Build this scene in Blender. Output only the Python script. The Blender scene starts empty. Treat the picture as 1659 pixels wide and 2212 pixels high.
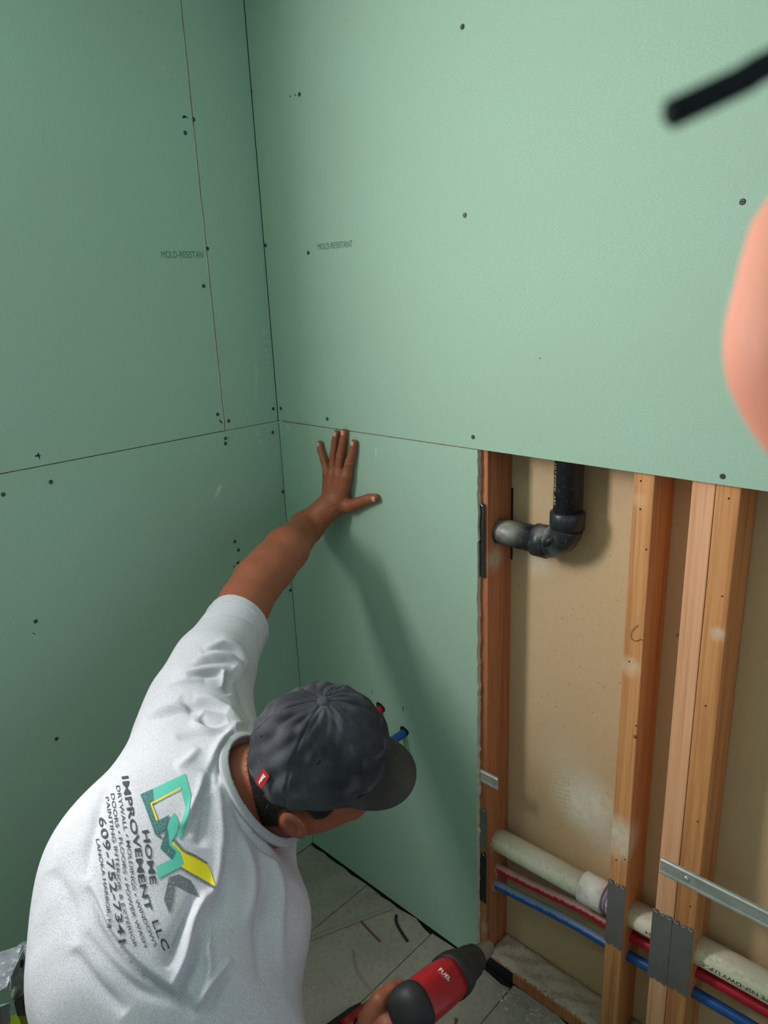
import bpy, bmesh, math, random
import numpy as np
from mathutils import Vector, Matrix
from mathutils.bvhtree import BVHTree
from mathutils.geometry import tessellate_polygon

# ------------------------------------------------------------------ camera
CAM = np.array([1.547, -1.192, 1.691])
FPX = 1581.24
R = np.array([[0.7219784, 0.6908133, -0.0390414],
              [0.1751285, -0.2370343, -0.9555861],
              [-0.6693857, 0.6830752, -0.2921147]])      # rows: right, down, forward
scn = bpy.context.scene
col = scn.collection
cd = bpy.data.cameras.new('camera')
cd.sensor_fit = 'HORIZONTAL'
cd.sensor_width = 7.3
cd.lens = FPX * 7.3 / 1659
cd.clip_start = 0.01
cd.dof.use_dof = True
cd.dof.focus_distance = 1.5
cd.dof.aperture_fstop = cd.lens / 1.9
cam_o = bpy.data.objects.new('camera', cd)
col.objects.link(cam_o)
cam_o.matrix_world = Matrix(((R[0][0], -R[1][0], -R[2][0], CAM[0]),
                             (R[0][1], -R[1][1], -R[2][1], CAM[1]),
                             (R[0][2], -R[1][2], -R[2][2], CAM[2]), (0, 0, 0, 1)))
scn.camera = cam_o
# ------------------------------------------------------------------ world, light, exposure
w = bpy.data.worlds.new('world'); scn.world = w; w.use_nodes = True
bg = w.node_tree.nodes['Background']
bg.inputs[0].default_value = (0.86, 0.93, 1.06, 1); bg.inputs[1].default_value = 0.70
ld = bpy.data.lights.new('window_daylight', 'AREA')
ld.shape = 'RECTANGLE'; ld.size = 0.5; ld.size_y = 0.75; ld.energy = 58; ld.color = (1.0, 0.97, 0.93)
lo = bpy.data.objects.new('window_daylight', ld); col.objects.link(lo)
lo.location = (-0.03, -1.25, 1.86)
lo.rotation_euler = Vector((1, 0, 0)).to_track_quat('-Z', 'Z').to_euler()
scn.view_settings.view_transform = 'Standard'
scn.view_settings.look = 'None'
scn.view_settings.gamma = 1
scn.view_settings.use_curve_mapping = False
scn.view_settings.exposure = 0.0

rng = np.random.default_rng(3)
random.seed(5)
PP = np.array([829.5, 1106.])
def ray(x, y): return R.T @ np.array([(x-PP[0])/FPX, (y-PP[1])/FPX, 1.])
def cam(x, y, d): return CAM + d*ray(x, y)
def onY(x, y, v=0.): r = ray(x, y); return CAM + r*(v-CAM[1])/r[1]
def onX(x, y, v=0.): r = ray(x, y); return CAM + r*(v-CAM[0])/r[0]
def onZ(x, y, v=0.): r = ray(x, y); return CAM + r*(v-CAM[2])/r[2]
def depth(p): return float(R[2] @ (np.asarray(p)-CAM))
def topx(P):
    q = (np.asarray(P)-CAM) @ R.T
    return PP + FPX*q[..., :2]/q[..., 2:3]

# ------------------------------------------------------------------ materials
def srgb(r, g, b):
    return tuple(((c/255)/12.92 if c/255 <= .04045 else ((c/255+.055)/1.055)**2.4) for c in (r, g, b))+(1,)
def mat(name, base, rough=.7, layers=(), bump=None, metal=0., spec=.4, stretch=(1, 1, 1), spots=(), sss=0., topdust=None):
    """layers: (scale, detail, colour, lo, hi, amount); spots: (centre, radius, colour, amount) stains of dust"""
    m = bpy.data.materials.new(name); m.use_nodes = True
    nt = m.node_tree; N = nt.nodes; L = nt.links
    b = N['Principled BSDF']
    b.inputs['Roughness'].default_value = rough
    b.inputs['Metallic'].default_value = metal
    b.inputs['Specular IOR Level'].default_value = spec
    if sss:
        b.inputs['Subsurface Weight'].default_value = sss
        b.inputs['Subsurface Radius'].default_value = (.01, .004, .002)
    tc = N.new('ShaderNodeNewGeometry')
    mp = N.new('ShaderNodeMapping'); mp.inputs['Scale'].default_value = stretch
    L.new(tc.outputs['Position'], mp.inputs['Vector'])
    cur = None
    def mix(fac, colour):
        nonlocal cur
        x = N.new('ShaderNodeMix'); x.data_type = 'RGBA'
        L.new(fac, x.inputs['Factor'])
        if cur is None: x.inputs['A'].default_value = base
        else: L.new(cur, x.inputs['A'])
        x.inputs['B'].default_value = colour
        cur = x.outputs['Result']
    for sc, det, colour, lo_, hi_, amt in layers:
        n = N.new('ShaderNodeTexNoise'); n.inputs['Scale'].default_value = sc; n.inputs['Detail'].default_value = det
        L.new(mp.outputs[0], n.inputs['Vector'])
        r = N.new('ShaderNodeMapRange'); r.inputs['From Min'].default_value = lo_; r.inputs['From Max'].default_value = hi_
        r.inputs['To Max'].default_value = amt
        L.new(n.outputs['Fac'], r.inputs['Value']); mix(r.outputs['Result'], colour)
    for c, rad, colour, amt in spots:
        d = N.new('ShaderNodeVectorMath'); d.operation = 'DISTANCE'; d.inputs[1].default_value = tuple(c)
        L.new(tc.outputs['Position'], d.inputs[0])
        r = N.new('ShaderNodeMapRange'); r.inputs['From Min'].default_value = rad; r.inputs['From Max'].default_value = rad*.2
        r.inputs['To Max'].default_value = amt; r.interpolation_type = 'SMOOTHSTEP'
        L.new(d.outputs['Value'], r.inputs['Value'])
        n = N.new('ShaderNodeTexNoise'); n.inputs['Scale'].default_value = 60; n.inputs['Detail'].default_value = 8; n.inputs['Roughness'].default_value = .7
        L.new(tc.outputs['Position'], n.inputs['Vector'])
        r2 = N.new('ShaderNodeMapRange'); r2.inputs['From Min'].default_value = .1; r2.inputs['From Max'].default_value = .62
        L.new(n.outputs['Fac'], r2.inputs['Value'])
        k = N.new('ShaderNodeMath'); k.operation = 'MULTIPLY'
        L.new(r.outputs['Result'], k.inputs[0]); L.new(r2.outputs['Result'], k.inputs[1]); mix(k.outputs[0], colour)
    if topdust:                      # dust settled on whatever faces upwards
        sx = N.new('ShaderNodeSeparateXYZ'); L.new(tc.outputs['Normal'], sx.inputs[0])
        n = N.new('ShaderNodeTexNoise'); n.inputs['Scale'].default_value = 140; n.inputs['Detail'].default_value = 6
        L.new(tc.outputs['Position'], n.inputs['Vector'])
        k = N.new('ShaderNodeMath'); k.operation = 'MULTIPLY_ADD'; k.inputs[1].default_value = .9
        L.new(n.outputs['Fac'], k.inputs[0]); L.new(sx.outputs['Z'], k.inputs[2])
        r = N.new('ShaderNodeMapRange'); r.inputs['From Min'].default_value = topdust[1]; r.inputs['From Max'].default_value = topdust[1]+.25; r.inputs['To Max'].default_value = topdust[2]
        L.new(k.outputs[0], r.inputs['Value']); mix(r.outputs['Result'], topdust[0])
    if cur is None: b.inputs['Base Color'].default_value = base
    else: L.new(cur, b.inputs['Base Color'])
    if bump:
        n = N.new('ShaderNodeTexNoise'); n.inputs['Scale'].default_value = bump[0]; n.inputs['Detail'].default_value = 6
        L.new(mp.outputs[0], n.inputs['Vector'])
        bb = N.new('ShaderNodeBump'); bb.inputs['Strength'].default_value = bump[1]; bb.inputs['Distance'].default_value = bump[2]
        L.new(n.outputs['Fac'], bb.inputs['Height']); L.new(bb.outputs[0], b.inputs['Normal'])
    return m
G = srgb
GREEN = mat('green_paper', G(157, 188, 172), .75,
            [(240, 4, G(184, 209, 192), .45, .72, .8), (700, 2, G(130, 162, 142), .5, .75, .6), (2.2, 3, G(160, 186, 170), .35, .7, .6)],
            bump=(500, .12, .0006), stretch=(1, 1, 2.5))
PAPEREDGE = mat('torn_paper_edge', G(216, 204, 188), .9, [(60, 4, G(140, 134, 122), .5, .7, .5)])
KRAFT = mat('brown_paper', G(206, 175, 140), .8, [(3, 4, G(214, 184, 150), .4, .7, .6), (150, 3, G(186, 158, 124), .5, .75, .35), (25, 6, G(205, 188, 160), .62, .8, .35)],
            bump=(80, .1, .001),
            spots=[(onY(1262, 1735, .102), .11, G(232, 226, 214), .95), (onY(1225, 1655, .102), .12, G(205, 188, 165), .6), (onY(1160, 1210, .102), .06, G(225, 215, 195), .6),
                   (onY(1130, 1060, .102), .05, G(205, 192, 165), .5), (onY(1310, 1810, .102), .09, G(215, 205, 188), .6)])
def wood(name, c1, c2, c3, spots=()):
    return mat(name, c1, .55, [(7, 5, c2, .35, .7, .8), (60, 4, c3, .46, .66, .6), (260, 3, c3, .46, .7, .5), (520, 2, c1, .5, .7, .5)], bump=(120, .25, .0008), stretch=(1, 1, .022), spots=spots)
WOOD_OLD = wood('amber_pine', G(218, 156, 104), G(196, 130, 80), G(158, 96, 56),
                spots=[(onY(1335, 1810, .0127), .07, G(225, 214, 198), .95), (onY(1360, 1440, .0127), .03, G(225, 205, 180), .7), (onY(1550, 1370, .0127), .02, G(220, 200, 180), .7),
                       (onY(1380, 1080, .0127), .02, G(230, 190, 150), .5), (onY(1058, 1200, .04), .035, G(215, 205, 190), .8)])
WOOD_A = wood('red_amber_pine', G(192, 124, 86), G(172, 104, 68), G(136, 78, 50), spots=[(onY(1062, 1205, .04), .045, G(205, 195, 180), .75), (onY(1043, 2000, .0127), .03, G(190, 175, 160), .5)])
WOOD_NEW = wood('fresh_pine', G(232, 176, 138), G(224, 162, 122), G(198, 134, 96))
DUST = mat('drywall_dust', G(182, 164, 152), .95, [(18, 6, G(194, 182, 168), .4, .65, .6), (6, 2, G(180, 182, 170), .5, .7, .7), (120, 5, G(146, 130, 120), .55, .75, .5)], bump=(60, .6, .003))
FLOOR = mat('dusty_floor', G(150, 144, 134), .9, [(8, 6, G(168, 161, 150), .4, .7, .8), (70, 6, G(118, 114, 106), .5, .75, .5), (260, 3, G(190, 186, 178), .6, .8, .5)], bump=(90, .5, .003))
DARK = mat('dark_void', G(24, 24, 24), .95)  # near-black colour standing in for shade inside gaps and holes; also the loose hair
SCREWM = mat('black_screw', G(96, 96, 92), .45, metal=.3)
RECESS = mat('screw_recess', G(40, 44, 42), .8)
INK = mat('grey_ink', G(92, 118, 106), .8)
ABS = mat('black_abs', G(42, 45, 50), .38, [(14, 5, G(150, 150, 145), .58, .75, .6), (120, 5, G(110, 112, 112), .58, .7, .3)], bump=(200, .05, .001),
          spots=[(onY(1090, 1140, .03), .05, G(190, 186, 178), .6), (onY(1165, 1140, .03), .03, G(190, 190, 186), .6)])
PVC = mat('white_pvc', G(238, 231, 212), .42, [(10, 5, G(200, 196, 172), .45, .7, .6), (60, 6, G(178, 170, 150), .58, .75, .5)], topdust=(G(196, 184, 168), .95, .7))
PVC2 = mat('white_coupling', G(232, 226, 222), .4, [(50, 6, G(190, 178, 168), .5, .7, .6)])
PURPLE = mat('purple_primer', G(150, 130, 170), .5)
REDP = mat('red_tube', G(190, 26, 54), .4, topdust=(G(205, 170, 168), .85, .85))
BLUEP = mat('blue_tube', G(24, 92, 180), .4, topdust=(G(150, 160, 182), .85, .8))
REDC = mat('red_tube_clean', G(186, 24, 50), .4)
BLUEC = mat('blue_tube_clean', G(36, 84, 155), .4)
STEEL = mat('grey_steel', G(126, 124, 124), .5, [(12, 4, G(108, 107, 108), .4, .7, .6), (200, 3, G(150, 150, 150), .6, .8, .3)], metal=.35)
STEELDK = mat('black_steel', G(52, 54, 58), .5, [(14, 4, G(88, 90, 92), .5, .7, .5)], metal=.5)
GALV = mat('galvanised_steel', G(214, 216, 214), .32, [(40, 5, G(180, 184, 184), .45, .7, .6)], metal=.6)
ALU = mat('scuffed_aluminium', G(176, 178, 192), .3, [(90, 6, G(245, 248, 252), .56, .62, .9), (40, 5, G(120, 122, 134), .45, .65, .6)], metal=.45, bump=(60, .3, .002))
LIME = mat('lime_plastic', G(196, 214, 40), .4)
PALELIME = mat('pale_lime_plastic', G(188, 204, 150), .5)
BLACKPL = mat('black_plastic', G(34, 35, 36), .45)
SKIN = mat('skin', G(152, 86, 63), .5, [(30, 4, G(148, 82, 58), .4, .7, .6), (250, 3, G(186, 120, 92), .5, .8, .3)], bump=(600, .15, .0006), sss=.06)
SKINP = mat('pale_skin', G(194, 124, 104), .7, [(20, 3, G(202, 134, 114), .4, .7, .6)], sss=.08)
NAIL = mat('finger_nail', G(214, 158, 132), .3)
DUSTSKIN = mat('dusty_skin', G(190, 150, 128), .8)
EYEW = mat('eye_white', G(225, 220, 215), .2)
EYED = mat('eye_dark', G(30, 20, 15), .2)
LIP = mat('lip', G(160, 92, 80), .5)
HAIR = mat('black_hair', G(26, 23, 22), .6)
SHIRT = mat('heather_grey_cotton', G(193, 192, 202), .95, [(650, 3, G(146, 146, 157), .45, .62, .6), (900, 2, G(226, 225, 235), .5, .62, .6), (8, 3, G(200, 199, 209), .4, .7, .5)], bump=(1100, .25, .0008), spec=.1)
COLLARM = mat('heather_grey_rib', G(176, 178, 184), .95, [(900, 3, G(140, 142, 148), .45, .65, .6)], bump=(900, .35, .001), spec=.1)
CAPM = mat('charcoal_washed_cotton', G(50, 50, 57), .95, [(13, 4, G(84, 85, 93), .40, .66, .8), (30, 8, G(122, 122, 127), .54, .80, .5), (900, 2, G(40, 41, 46), .5, .7, .5)], bump=(900, .25, .0008), spec=.15)
CAPSTITCH = mat('cap_stitch', G(34, 34, 37), .95)
BRIMM = mat('brim_cotton', G(60, 58, 57), .95, [(14, 6, G(84, 80, 76), .45, .68, .7), (900, 2, G(44, 43, 43), .5, .7, .5)], bump=(900, .25, .0008), spec=.15)
TROUS = mat('dark_work_trousers', G(62, 64, 60), .95, [(30, 5, G(92, 92, 84), .5, .7, .6)], bump=(500, .3, .001))
BOOT = mat('dusty_boot_leather', G(70, 66, 58), .85, [(30, 6, G(120, 114, 102), .5, .7, .7)], bump=(200, .3, .001))
TEAL = mat('teal_print', G(84, 184, 166), .8, [(500, 3, G(118, 170, 165), .5, .65, .6)])
TEALDK = mat('dark_teal_print', G(62, 104, 108), .8, [(500, 3, G(110, 150, 150), .5, .65, .7)])
YEL = mat('yellow_print', G(226, 206, 36), .8)
GREYPR = mat('grey_print', G(98, 102, 108), .8, [(500, 3, G(150, 152, 158), .5, .65, .7)])
BLACKPR = mat('black_print', G(58, 60, 66), .8, [(600, 3, G(110, 112, 118), .5, .65, .5)])
WHITE = mat('white_mark', G(235, 235, 235), .7)
TAGRED = mat('red_tag', G(205, 34, 44), .6)
TOOLRED = mat('red_tool_plastic', G(152, 15, 28), .35)
TOOLBLK = mat('black_tool_rubber', G(26, 28, 30), .6)
CHUCK = mat('grey_metal_nose', G(120, 112, 108), .4, metal=.4)
STICK = mat('dusty_stick', G(150, 142, 128), .9)
BROWNST = mat('brown_splinter', G(110, 80, 52), .9)
GOLDTXT = mat('pale_gold_lettering', G(190, 180, 140), .6)
PUTTY = mat('pale_scuff', G(190, 210, 198), .9)

# ------------------------------------------------------------------ object helpers
def link(o, parent=None):
    col.objects.link(o)
    if parent is not None: o.parent = parent
    return o
def worldloc(o):
    v = Vector((0, 0, 0))
    while o is not None: v = v + o.location; o = o.parent
    return v
def tag(o, label=None, cat=None, group=None, kind=None):
    if label: o['label'] = label
    if cat: o['category'] = cat
    if group: o['group'] = group
    if kind: o['kind'] = kind
    return o
def empty(name, loc, label=None, cat=None, group=None, kind=None, parent=None):
    o = bpy.data.objects.new(name, None); o.empty_display_size = .05
    base = worldloc(parent) if parent is not None else Vector((0, 0, 0))
    link(o, parent); o.location = Vector(loc)-base
    return tag(o, label, cat, group, kind)
def obj(name, verts, faces, mats, parent=None, smooth=False, loc=None, fmat=None):
    """verts in world space; origin = loc, or the parent's place"""
    if not isinstance(mats, (list, tuple)): mats = [mats]
    pw = worldloc(parent) if parent is not None else Vector((0, 0, 0))
    org = Vector(loc) if loc is not None else (pw if parent is not None else Vector(np.asarray(verts).mean(0)))
    me = bpy.data.meshes.new(name)
    V = np.asarray(verts, float)-np.array(org)
    me.from_pydata(V.tolist(), [], [tuple(map(int, f_)) for f_ in faces] if not isinstance(faces, np.ndarray) else faces.tolist())
    for m in mats: me.materials.append(m)
    if smooth: me.polygons.foreach_set('use_smooth', [True]*len(me.polygons))
    if fmat is not None: me.polygons.foreach_set('material_index', list(fmat))
    me.update()
    o = bpy.data.objects.new(name, me); link(o, parent); o.location = org-pw
    return o
def obj_bm(name, bm, mats, parent=None, smooth=False, loc=None):
    bmesh.ops.recalc_face_normals(bm, faces=bm.faces)
    bm.verts.index_update()
    V = [v.co[:] for v in bm.verts]; F = [[v.index for v in f_.verts] for f_ in bm.faces]
    mi = [f_.material_index for f_ in bm.faces]
    bm.free()
    return obj(name, V, F, mats, parent, smooth, loc, mi)
def box_bm(lo_, hi_, bev=0., bm=None, seg=1):
    own = bmesh.new()
    bmesh.ops.create_cube(own, size=1)
    for v in own.verts:
        v.co = Vector([lo_[i]+(v.co[i]+.5)*(hi_[i]-lo_[i]) for i in range(3)])
    if bev: bmesh.ops.bevel(own, geom=own.edges[:], offset=bev, segments=seg, affect='EDGES', profile=.6)
    if bm is None: return own
    me = bpy.data.meshes.new('t'); own.to_mesh(me); own.free(); bm.from_mesh(me); bpy.data.meshes.remove(me)
    return bm
def box(name, lo_, hi_, m, parent=None, bev=.0, smooth=False, loc=None):
    return obj_bm(name, box_bm(lo_, hi_, bev), m, parent, smooth, loc)
def frame_of(t, hint=None):
    t = Vector(t).normalized()
    h = Vector(hint) if hint is not None else (Vector((0, 0, 1)) if abs(t.z) < .9 else Vector((1, 0, 0)))
    u = t.cross(h).normalized(); v = t.cross(u).normalized()
    return t, u, v
def catmull(pts, n=6):
    P = [Vector(p) for p in pts]
    if len(P) < 3: return [P[0].lerp(P[-1], i/n) for i in range(n+1)]
    out = []
    for i in range(len(P)-1):
        p0 = P[max(i-1, 0)]; p1 = P[i]; p2 = P[i+1]; p3 = P[min(i+2, len(P)-1)]
        for k in range(n):
            t = k/n
            out.append(.5*((2*p1)+(-p0+p2)*t+(2*p0-5*p1+4*p2-p3)*t*t+(-p0+3*p1-3*p2+p3)*t**3))
    out.append(P[-1]); return out
def tube(pts, rad, n=16, closed_ends=True, hollow=0.):
    """rad scalar or list; returns verts, faces"""
    P = [Vector(p) for p in pts]
    if not hasattr(rad, '__len__'): rad = [rad]*len(P)
    V = []; F = []
    prev = None
    for i, p in enumerate(P):
        t = (P[min(i+1, len(P)-1)]-P[max(i-1, 0)]).normalized()
        if prev is None: _, u, v = frame_of(t)
        else:
            u = (prev-t*prev.dot(t)).normalized(); v = t.cross(u)
        prev = u
        for k in range(n):
            a = 2*math.pi*k/n
            V.append(p+u*math.cos(a)*rad[i]+v*math.sin(a)*rad[i])
    m = len(P)
    for i in range(m-1):
        for k in range(n):
            k2 = (k+1) % n
            F.append((i*n+k, i*n+k2, (i+1)*n+k2, (i+1)*n+k))
    if closed_ends:
        F.append(tuple(range(n))[::-1]); F.append(tuple((m-1)*n+k for k in range(n)))
    return [tuple(v) for v in V], F
def tube_obj(name, pts, rad, m, parent=None, n=16, smooth=True, loc=None):
    V, F = tube(pts, rad, n)
    o = obj(name, V, F, m, parent, smooth, loc)
    return o
def join_vf(parts):
    V = []; F = []
    for v, f_ in parts:
        b = len(V); V += list(v); F += [tuple(i+b for i in q) for q in f_]
    return V, F
def text_mesh(s, size=1., bold=0., spacing=1., shear=0.):
    cu = bpy.data.curves.new('t', 'FONT'); cu.body = s; cu.size = size; cu.offset = bold; cu.space_character = spacing
    cu.shear = shear; cu.resolution_u = 3
    o = bpy.data.objects.new('t', cu); col.objects.link(o)
    bpy.context.view_layer.update()
    me = bpy.data.meshes.new_from_object(o.evaluated_get(bpy.context.evaluated_depsgraph_get()))
    bpy.data.objects.remove(o); bpy.data.curves.remove(cu)
    bm = bmesh.new(); bm.from_mesh(me); bpy.data.meshes.remove(me)
    bmesh.ops.triangulate(bm, faces=bm.faces[:])
    return bm
def subdiv_long(bm, L_, it=5):
    for _ in range(it):
        e = [x for x in bm.edges if x.calc_length() > L_]
        if not e: break
        bmesh.ops.subdivide_edges(bm, edges=e, cuts=1)
        bmesh.ops.triangulate(bm, faces=[f_ for f_ in bm.faces if len(f_.verts) > 3])

# ------------------------------------------------------------------ implicit surfaces (numpy) -> one continuous mesh
def rcone(a, b, r1, r2):
    a = np.asarray(a, float); b = np.asarray(b, float); ba = b-a; l2 = ba@ba; rr = r1-r2
    a2 = max(l2-rr*rr, 1e-9); il2 = 1/l2
    def f_(p):
        pa = p-a; y = pa@ba; z = y-l2
        x2 = ((pa*l2-y[:, None]*ba)**2).sum(1)
        y2 = y*y*l2; z2 = z*z*l2
        k = np.sign(rr)*rr*rr*x2
        out = (np.sqrt(x2*a2*il2)+y*rr)*il2-r1
        m1 = np.sign(z)*a2*z2 > k; m2 = np.sign(y)*a2*y2 < k
        o1 = np.sqrt(x2+z2)*il2-r2; o2 = np.sqrt(x2+y2)*il2-r1
        return np.where(m1, o1, np.where(m2, o2, out))
    return f_
def ellips(c, rad, M=None):
    c = np.asarray(c, float); rad = np.asarray(rad, float); M = np.eye(3) if M is None else np.asarray(M, float)  # rows = axes
    def f_(p):
        q = (p-c)@M.T
        k0 = np.sqrt(((q/rad)**2).sum(1)); k1 = np.sqrt(((q/rad**2)**2).sum(1))
        return np.where(k1 < 1e-9, -rad.min(), k0*(k0-1)/np.maximum(k1, 1e-9))
    return f_
def smin(a, b, k):
    h = np.maximum(k-np.abs(a-b), 0)/k
    return np.minimum(a, b)-h*h*k*.25
def smax(a, b, k): return -smin(-a, -b, k)
class Blob:
    def __init__(self): self.p = []; self.post = []
    def add(self, fn, k=.01): self.p.append((fn, k)); return self
    def cut(self, fn, k=.004): self.post.append((fn, k)); return self      # subtract
    def __call__(self, P, active=None):
        d = None
        for i, (fn, k) in enumerate(self.p):
            if active is not None and not active[i]: continue
            e = fn(P); d = e if d is None else smin(d, e, k)
        for fn, k in self.post: d = smax(d, -fn(P), k)
        return d
VX = 1.0
def polygonize(B, lo_, hi_, h, sub=14):
    h = h*VX
    lo_ = np.asarray(lo_, float); n = np.ceil((np.asarray(hi_)-lo_)/h/sub).astype(int)
    dims = n*sub+1
    grid = np.full(dims, 1.0, np.float32)
    half = sub*h*math.sqrt(3)/2
    bi = np.stack(np.meshgrid(*[np.arange(k) for k in n], indexing='ij'), -1).reshape(-1, 3)
    cen = lo_+(bi+.5)*sub*h
    D = np.stack([fn(cen) for fn, _ in B.p], 1)
    mn = D.min(1)
    tot = B(cen)
    ax = np.arange(sub+1)
    loc = np.stack(np.meshgrid(ax, ax, ax, indexing='ij'), -1).reshape(-1, 3)*h
    # sign of blocks that are deep inside
    for j in range(len(bi)):
        i0 = bi[j]*sub; sl = tuple(slice(i0[a], i0[a]+sub+1) for a in range(3))
        if tot[j] > half*1.15+.012: continue
        if tot[j] < -(half*1.15+.012):
            grid[sl] = np.minimum(grid[sl], -1.0); continue
        act = D[j] < mn[j]+2*half+.06
        P = lo_+i0*h+loc
        grid[sl] = B(P, act).reshape(sub+1, sub+1, sub+1)
    S = grid < 0
    c = np.zeros(np.array(S.shape)-1, np.int8)
    for dx in (0, 1):
        for dy in (0, 1):
            for dz in (0, 1):
                c += S[dx:dx+c.shape[0], dy:dy+c.shape[1], dz:dz+c.shape[2]]
    I = np.argwhere((c > 0) & (c < 8))
    key = np.full(c.shape, -1, np.int32); key[tuple(I.T)] = np.arange(len(I))
    acc = np.zeros((len(I), 3)); cnt = np.zeros(len(I))
    corners = [(x, y, z) for x in (0, 1) for y in (0, 1) for z in (0, 1)]
    val = {q: grid[tuple((I+np.array(q)).T)] for q in corners}
    for q in corners:
        for a in range(3):
            if q[a]: continue
            q2 = list(q); q2[a] = 1; q2 = tuple(q2)
            v1, v2 = val[q], val[q2]; m = (v1 < 0) != (v2 < 0)
            t = np.where(m, v1/np.where(m, v1-v2, 1), 0)
            pt = np.repeat(np.array(q, float)[None], len(I), 0); pt[:, a] += t
            acc += pt*m[:, None]; cnt += m
    V = lo_+(I+acc/cnt[:, None])*h
    F = []
    for a in range(3):
        b_, c_ = (a+1) % 3, (a+2) % 3
        s1 = [slice(0, k) for k in S.shape]; s2 = list(s1)
        s1[a] = slice(0, S.shape[a]-1); s2[a] = slice(1, S.shape[a])
        for k in (b_, c_):
            s1[k] = slice(1, S.shape[k]-1); s2[k] = slice(1, S.shape[k]-1)
        A = S[tuple(s1)]; Bb = S[tuple(s2)]
        E = np.argwhere(A != Bb)
        if not len(E): continue
        inside = A[tuple(E.T)]
        off = np.ones(3, int); off[a] = 0
        E = E+off
        eb = np.zeros(3, int); eb[b_] = 1; ec = np.zeros(3, int); ec[c_] = 1
        q = [key[tuple((E-eb-ec).T)], key[tuple((E-ec).T)], key[tuple(E.T)], key[tuple((E-eb).T)]]
        Q = np.stack(q, 1)
        Q[~inside] = Q[~inside][:, ::-1]
        F.append(Q[(Q >= 0).all(1)])
    return V, np.concatenate(F)
def grad(B, V, e=.002):
    g = np.zeros_like(V)
    for a in range(3):
        d = np.zeros(3); d[a] = e
        g[:, a] = B(V+d)-B(V-d)
    return g/np.maximum(np.linalg.norm(g, axis=1, keepdims=True), 1e-9)

# ================================================================== STRUCTURE
JZ = 1.366            # joint between the wide lower and the upper boards
T = .0127; D = .102
def screws(sheet, pts, plane, standout=.0005):
    for k, (x, y) in enumerate(pts):
        p = onY(x, y) if plane == 'B' else onX(x, y)
        n = Vector((0, -1, 0)) if plane == 'B' else Vector((1, 0, 0))
        u = Vector((1, 0, 0)) if plane == 'B' else Vector((0, 1, 0)); v = Vector((0, 0, 1))
        bm = bmesh.new(); c = Vector(p)
        N = 14
        def ring(r, h): return [bm.verts.new(c+u*math.cos(2*math.pi*i/N)*r+v*math.sin(2*math.pi*i/N)*r+n*h) for i in range(N)]
        r0 = ring(.0045, .0006); r1 = ring(.0044, .0009); r2 = ring(.0036, .0003); r3 = ring(.0034, .0016)
        rs = [r0, r1, r2, r3]
        for a, b in zip(rs, rs[1:]):
            for i in range(N):
                fc = bm.faces.new((a[i], a[(i+1) % N], b[(i+1) % N], b[i])); fc.material_index = 0 if b is not r3 else 1
        fc = bm.faces.new(r3); fc.material_index = 1
        for da in (0.4, 0.4+math.pi/2):       # cross recess
            d1 = u*math.cos(da)+v*math.sin(da); d2 = -u*math.sin(da)+v*math.cos(da)
            q = [bm.verts.new(c+d1*s*.0022+d2*t_*.0005+n*.0019) for s, t_ in ((-1, -1), (1, -1), (1, 1), (-1, 1))]
            fc = bm.faces.new(q); fc.material_index = 0
        obj_bm('screw', bm, [RECESS, SCREWM], sheet)
def sheet(name, parent, plane, u0, u1, z0, z1, jag=None, label=None):
    """drywall board; plane B: y 0..T, plane A: x -T..0. u along the wall"""
    bm = bmesh.new()
    if jag is None: out = [(u0, z0), (u1, z0), (u1, z1), (u0, z1)]
    else: out = [(u0, z0)]+jag+[(u0, z1)]
    def P(u, z, d): return (u, d, z) if plane == 'B' else (-d, u, z)
    a = [bm.verts.new(P(u, z, 0)) for u, z in out]; b = [bm.verts.new(P(u, z, T)) for u, z in out]
    bm.faces.new(a); bm.faces.new(b)
    n = len(a)
    for i in range(n):
        fc = bm.faces.new((a[i], a[(i+1) % n], b[(i+1) % n], b[i])); fc.material_index = 1
    if label: pass
    o = obj_bm(name, bm, [GREEN, PAPEREDGE], parent)
    if label: o['label'] = label
    return o
# --- left wall
wl = empty('wall_left', (0, -.9, 0), kind='structure')
g = .0011
A_ul = sheet('drywall_sheet', wl, 'A', -.985, -.168-g*1.4, JZ+g, 2.44)
A_ur = sheet('drywall_sheet', wl, 'A', -.168+g*1.4, -g, JZ+g*.4, 2.44)
A_lo = sheet('drywall_sheet', wl, 'A', -.985, -g*.3, .006, JZ-g)
sheet('drywall_sheet', wl, 'A', -1.52, -.987, .006, 1.46)      # round the window, outside the frame
sheet('drywall_sheet', wl, 'A', -1.52, -.987, 2.26, 2.44)
sheet('drywall_sheet', wl, 'A', -2.7, -1.522, .006, 2.44)
box('backing_panel', (-.032, -2.7, 0), (-.022, .13, 1.44), DARK, wl)  # added dark sheets behind the boards, so the gaps show no world light
box('backing_panel', (-.032, -.985, 1.44), (-.022, .13, 2.44), DARK, wl)
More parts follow.
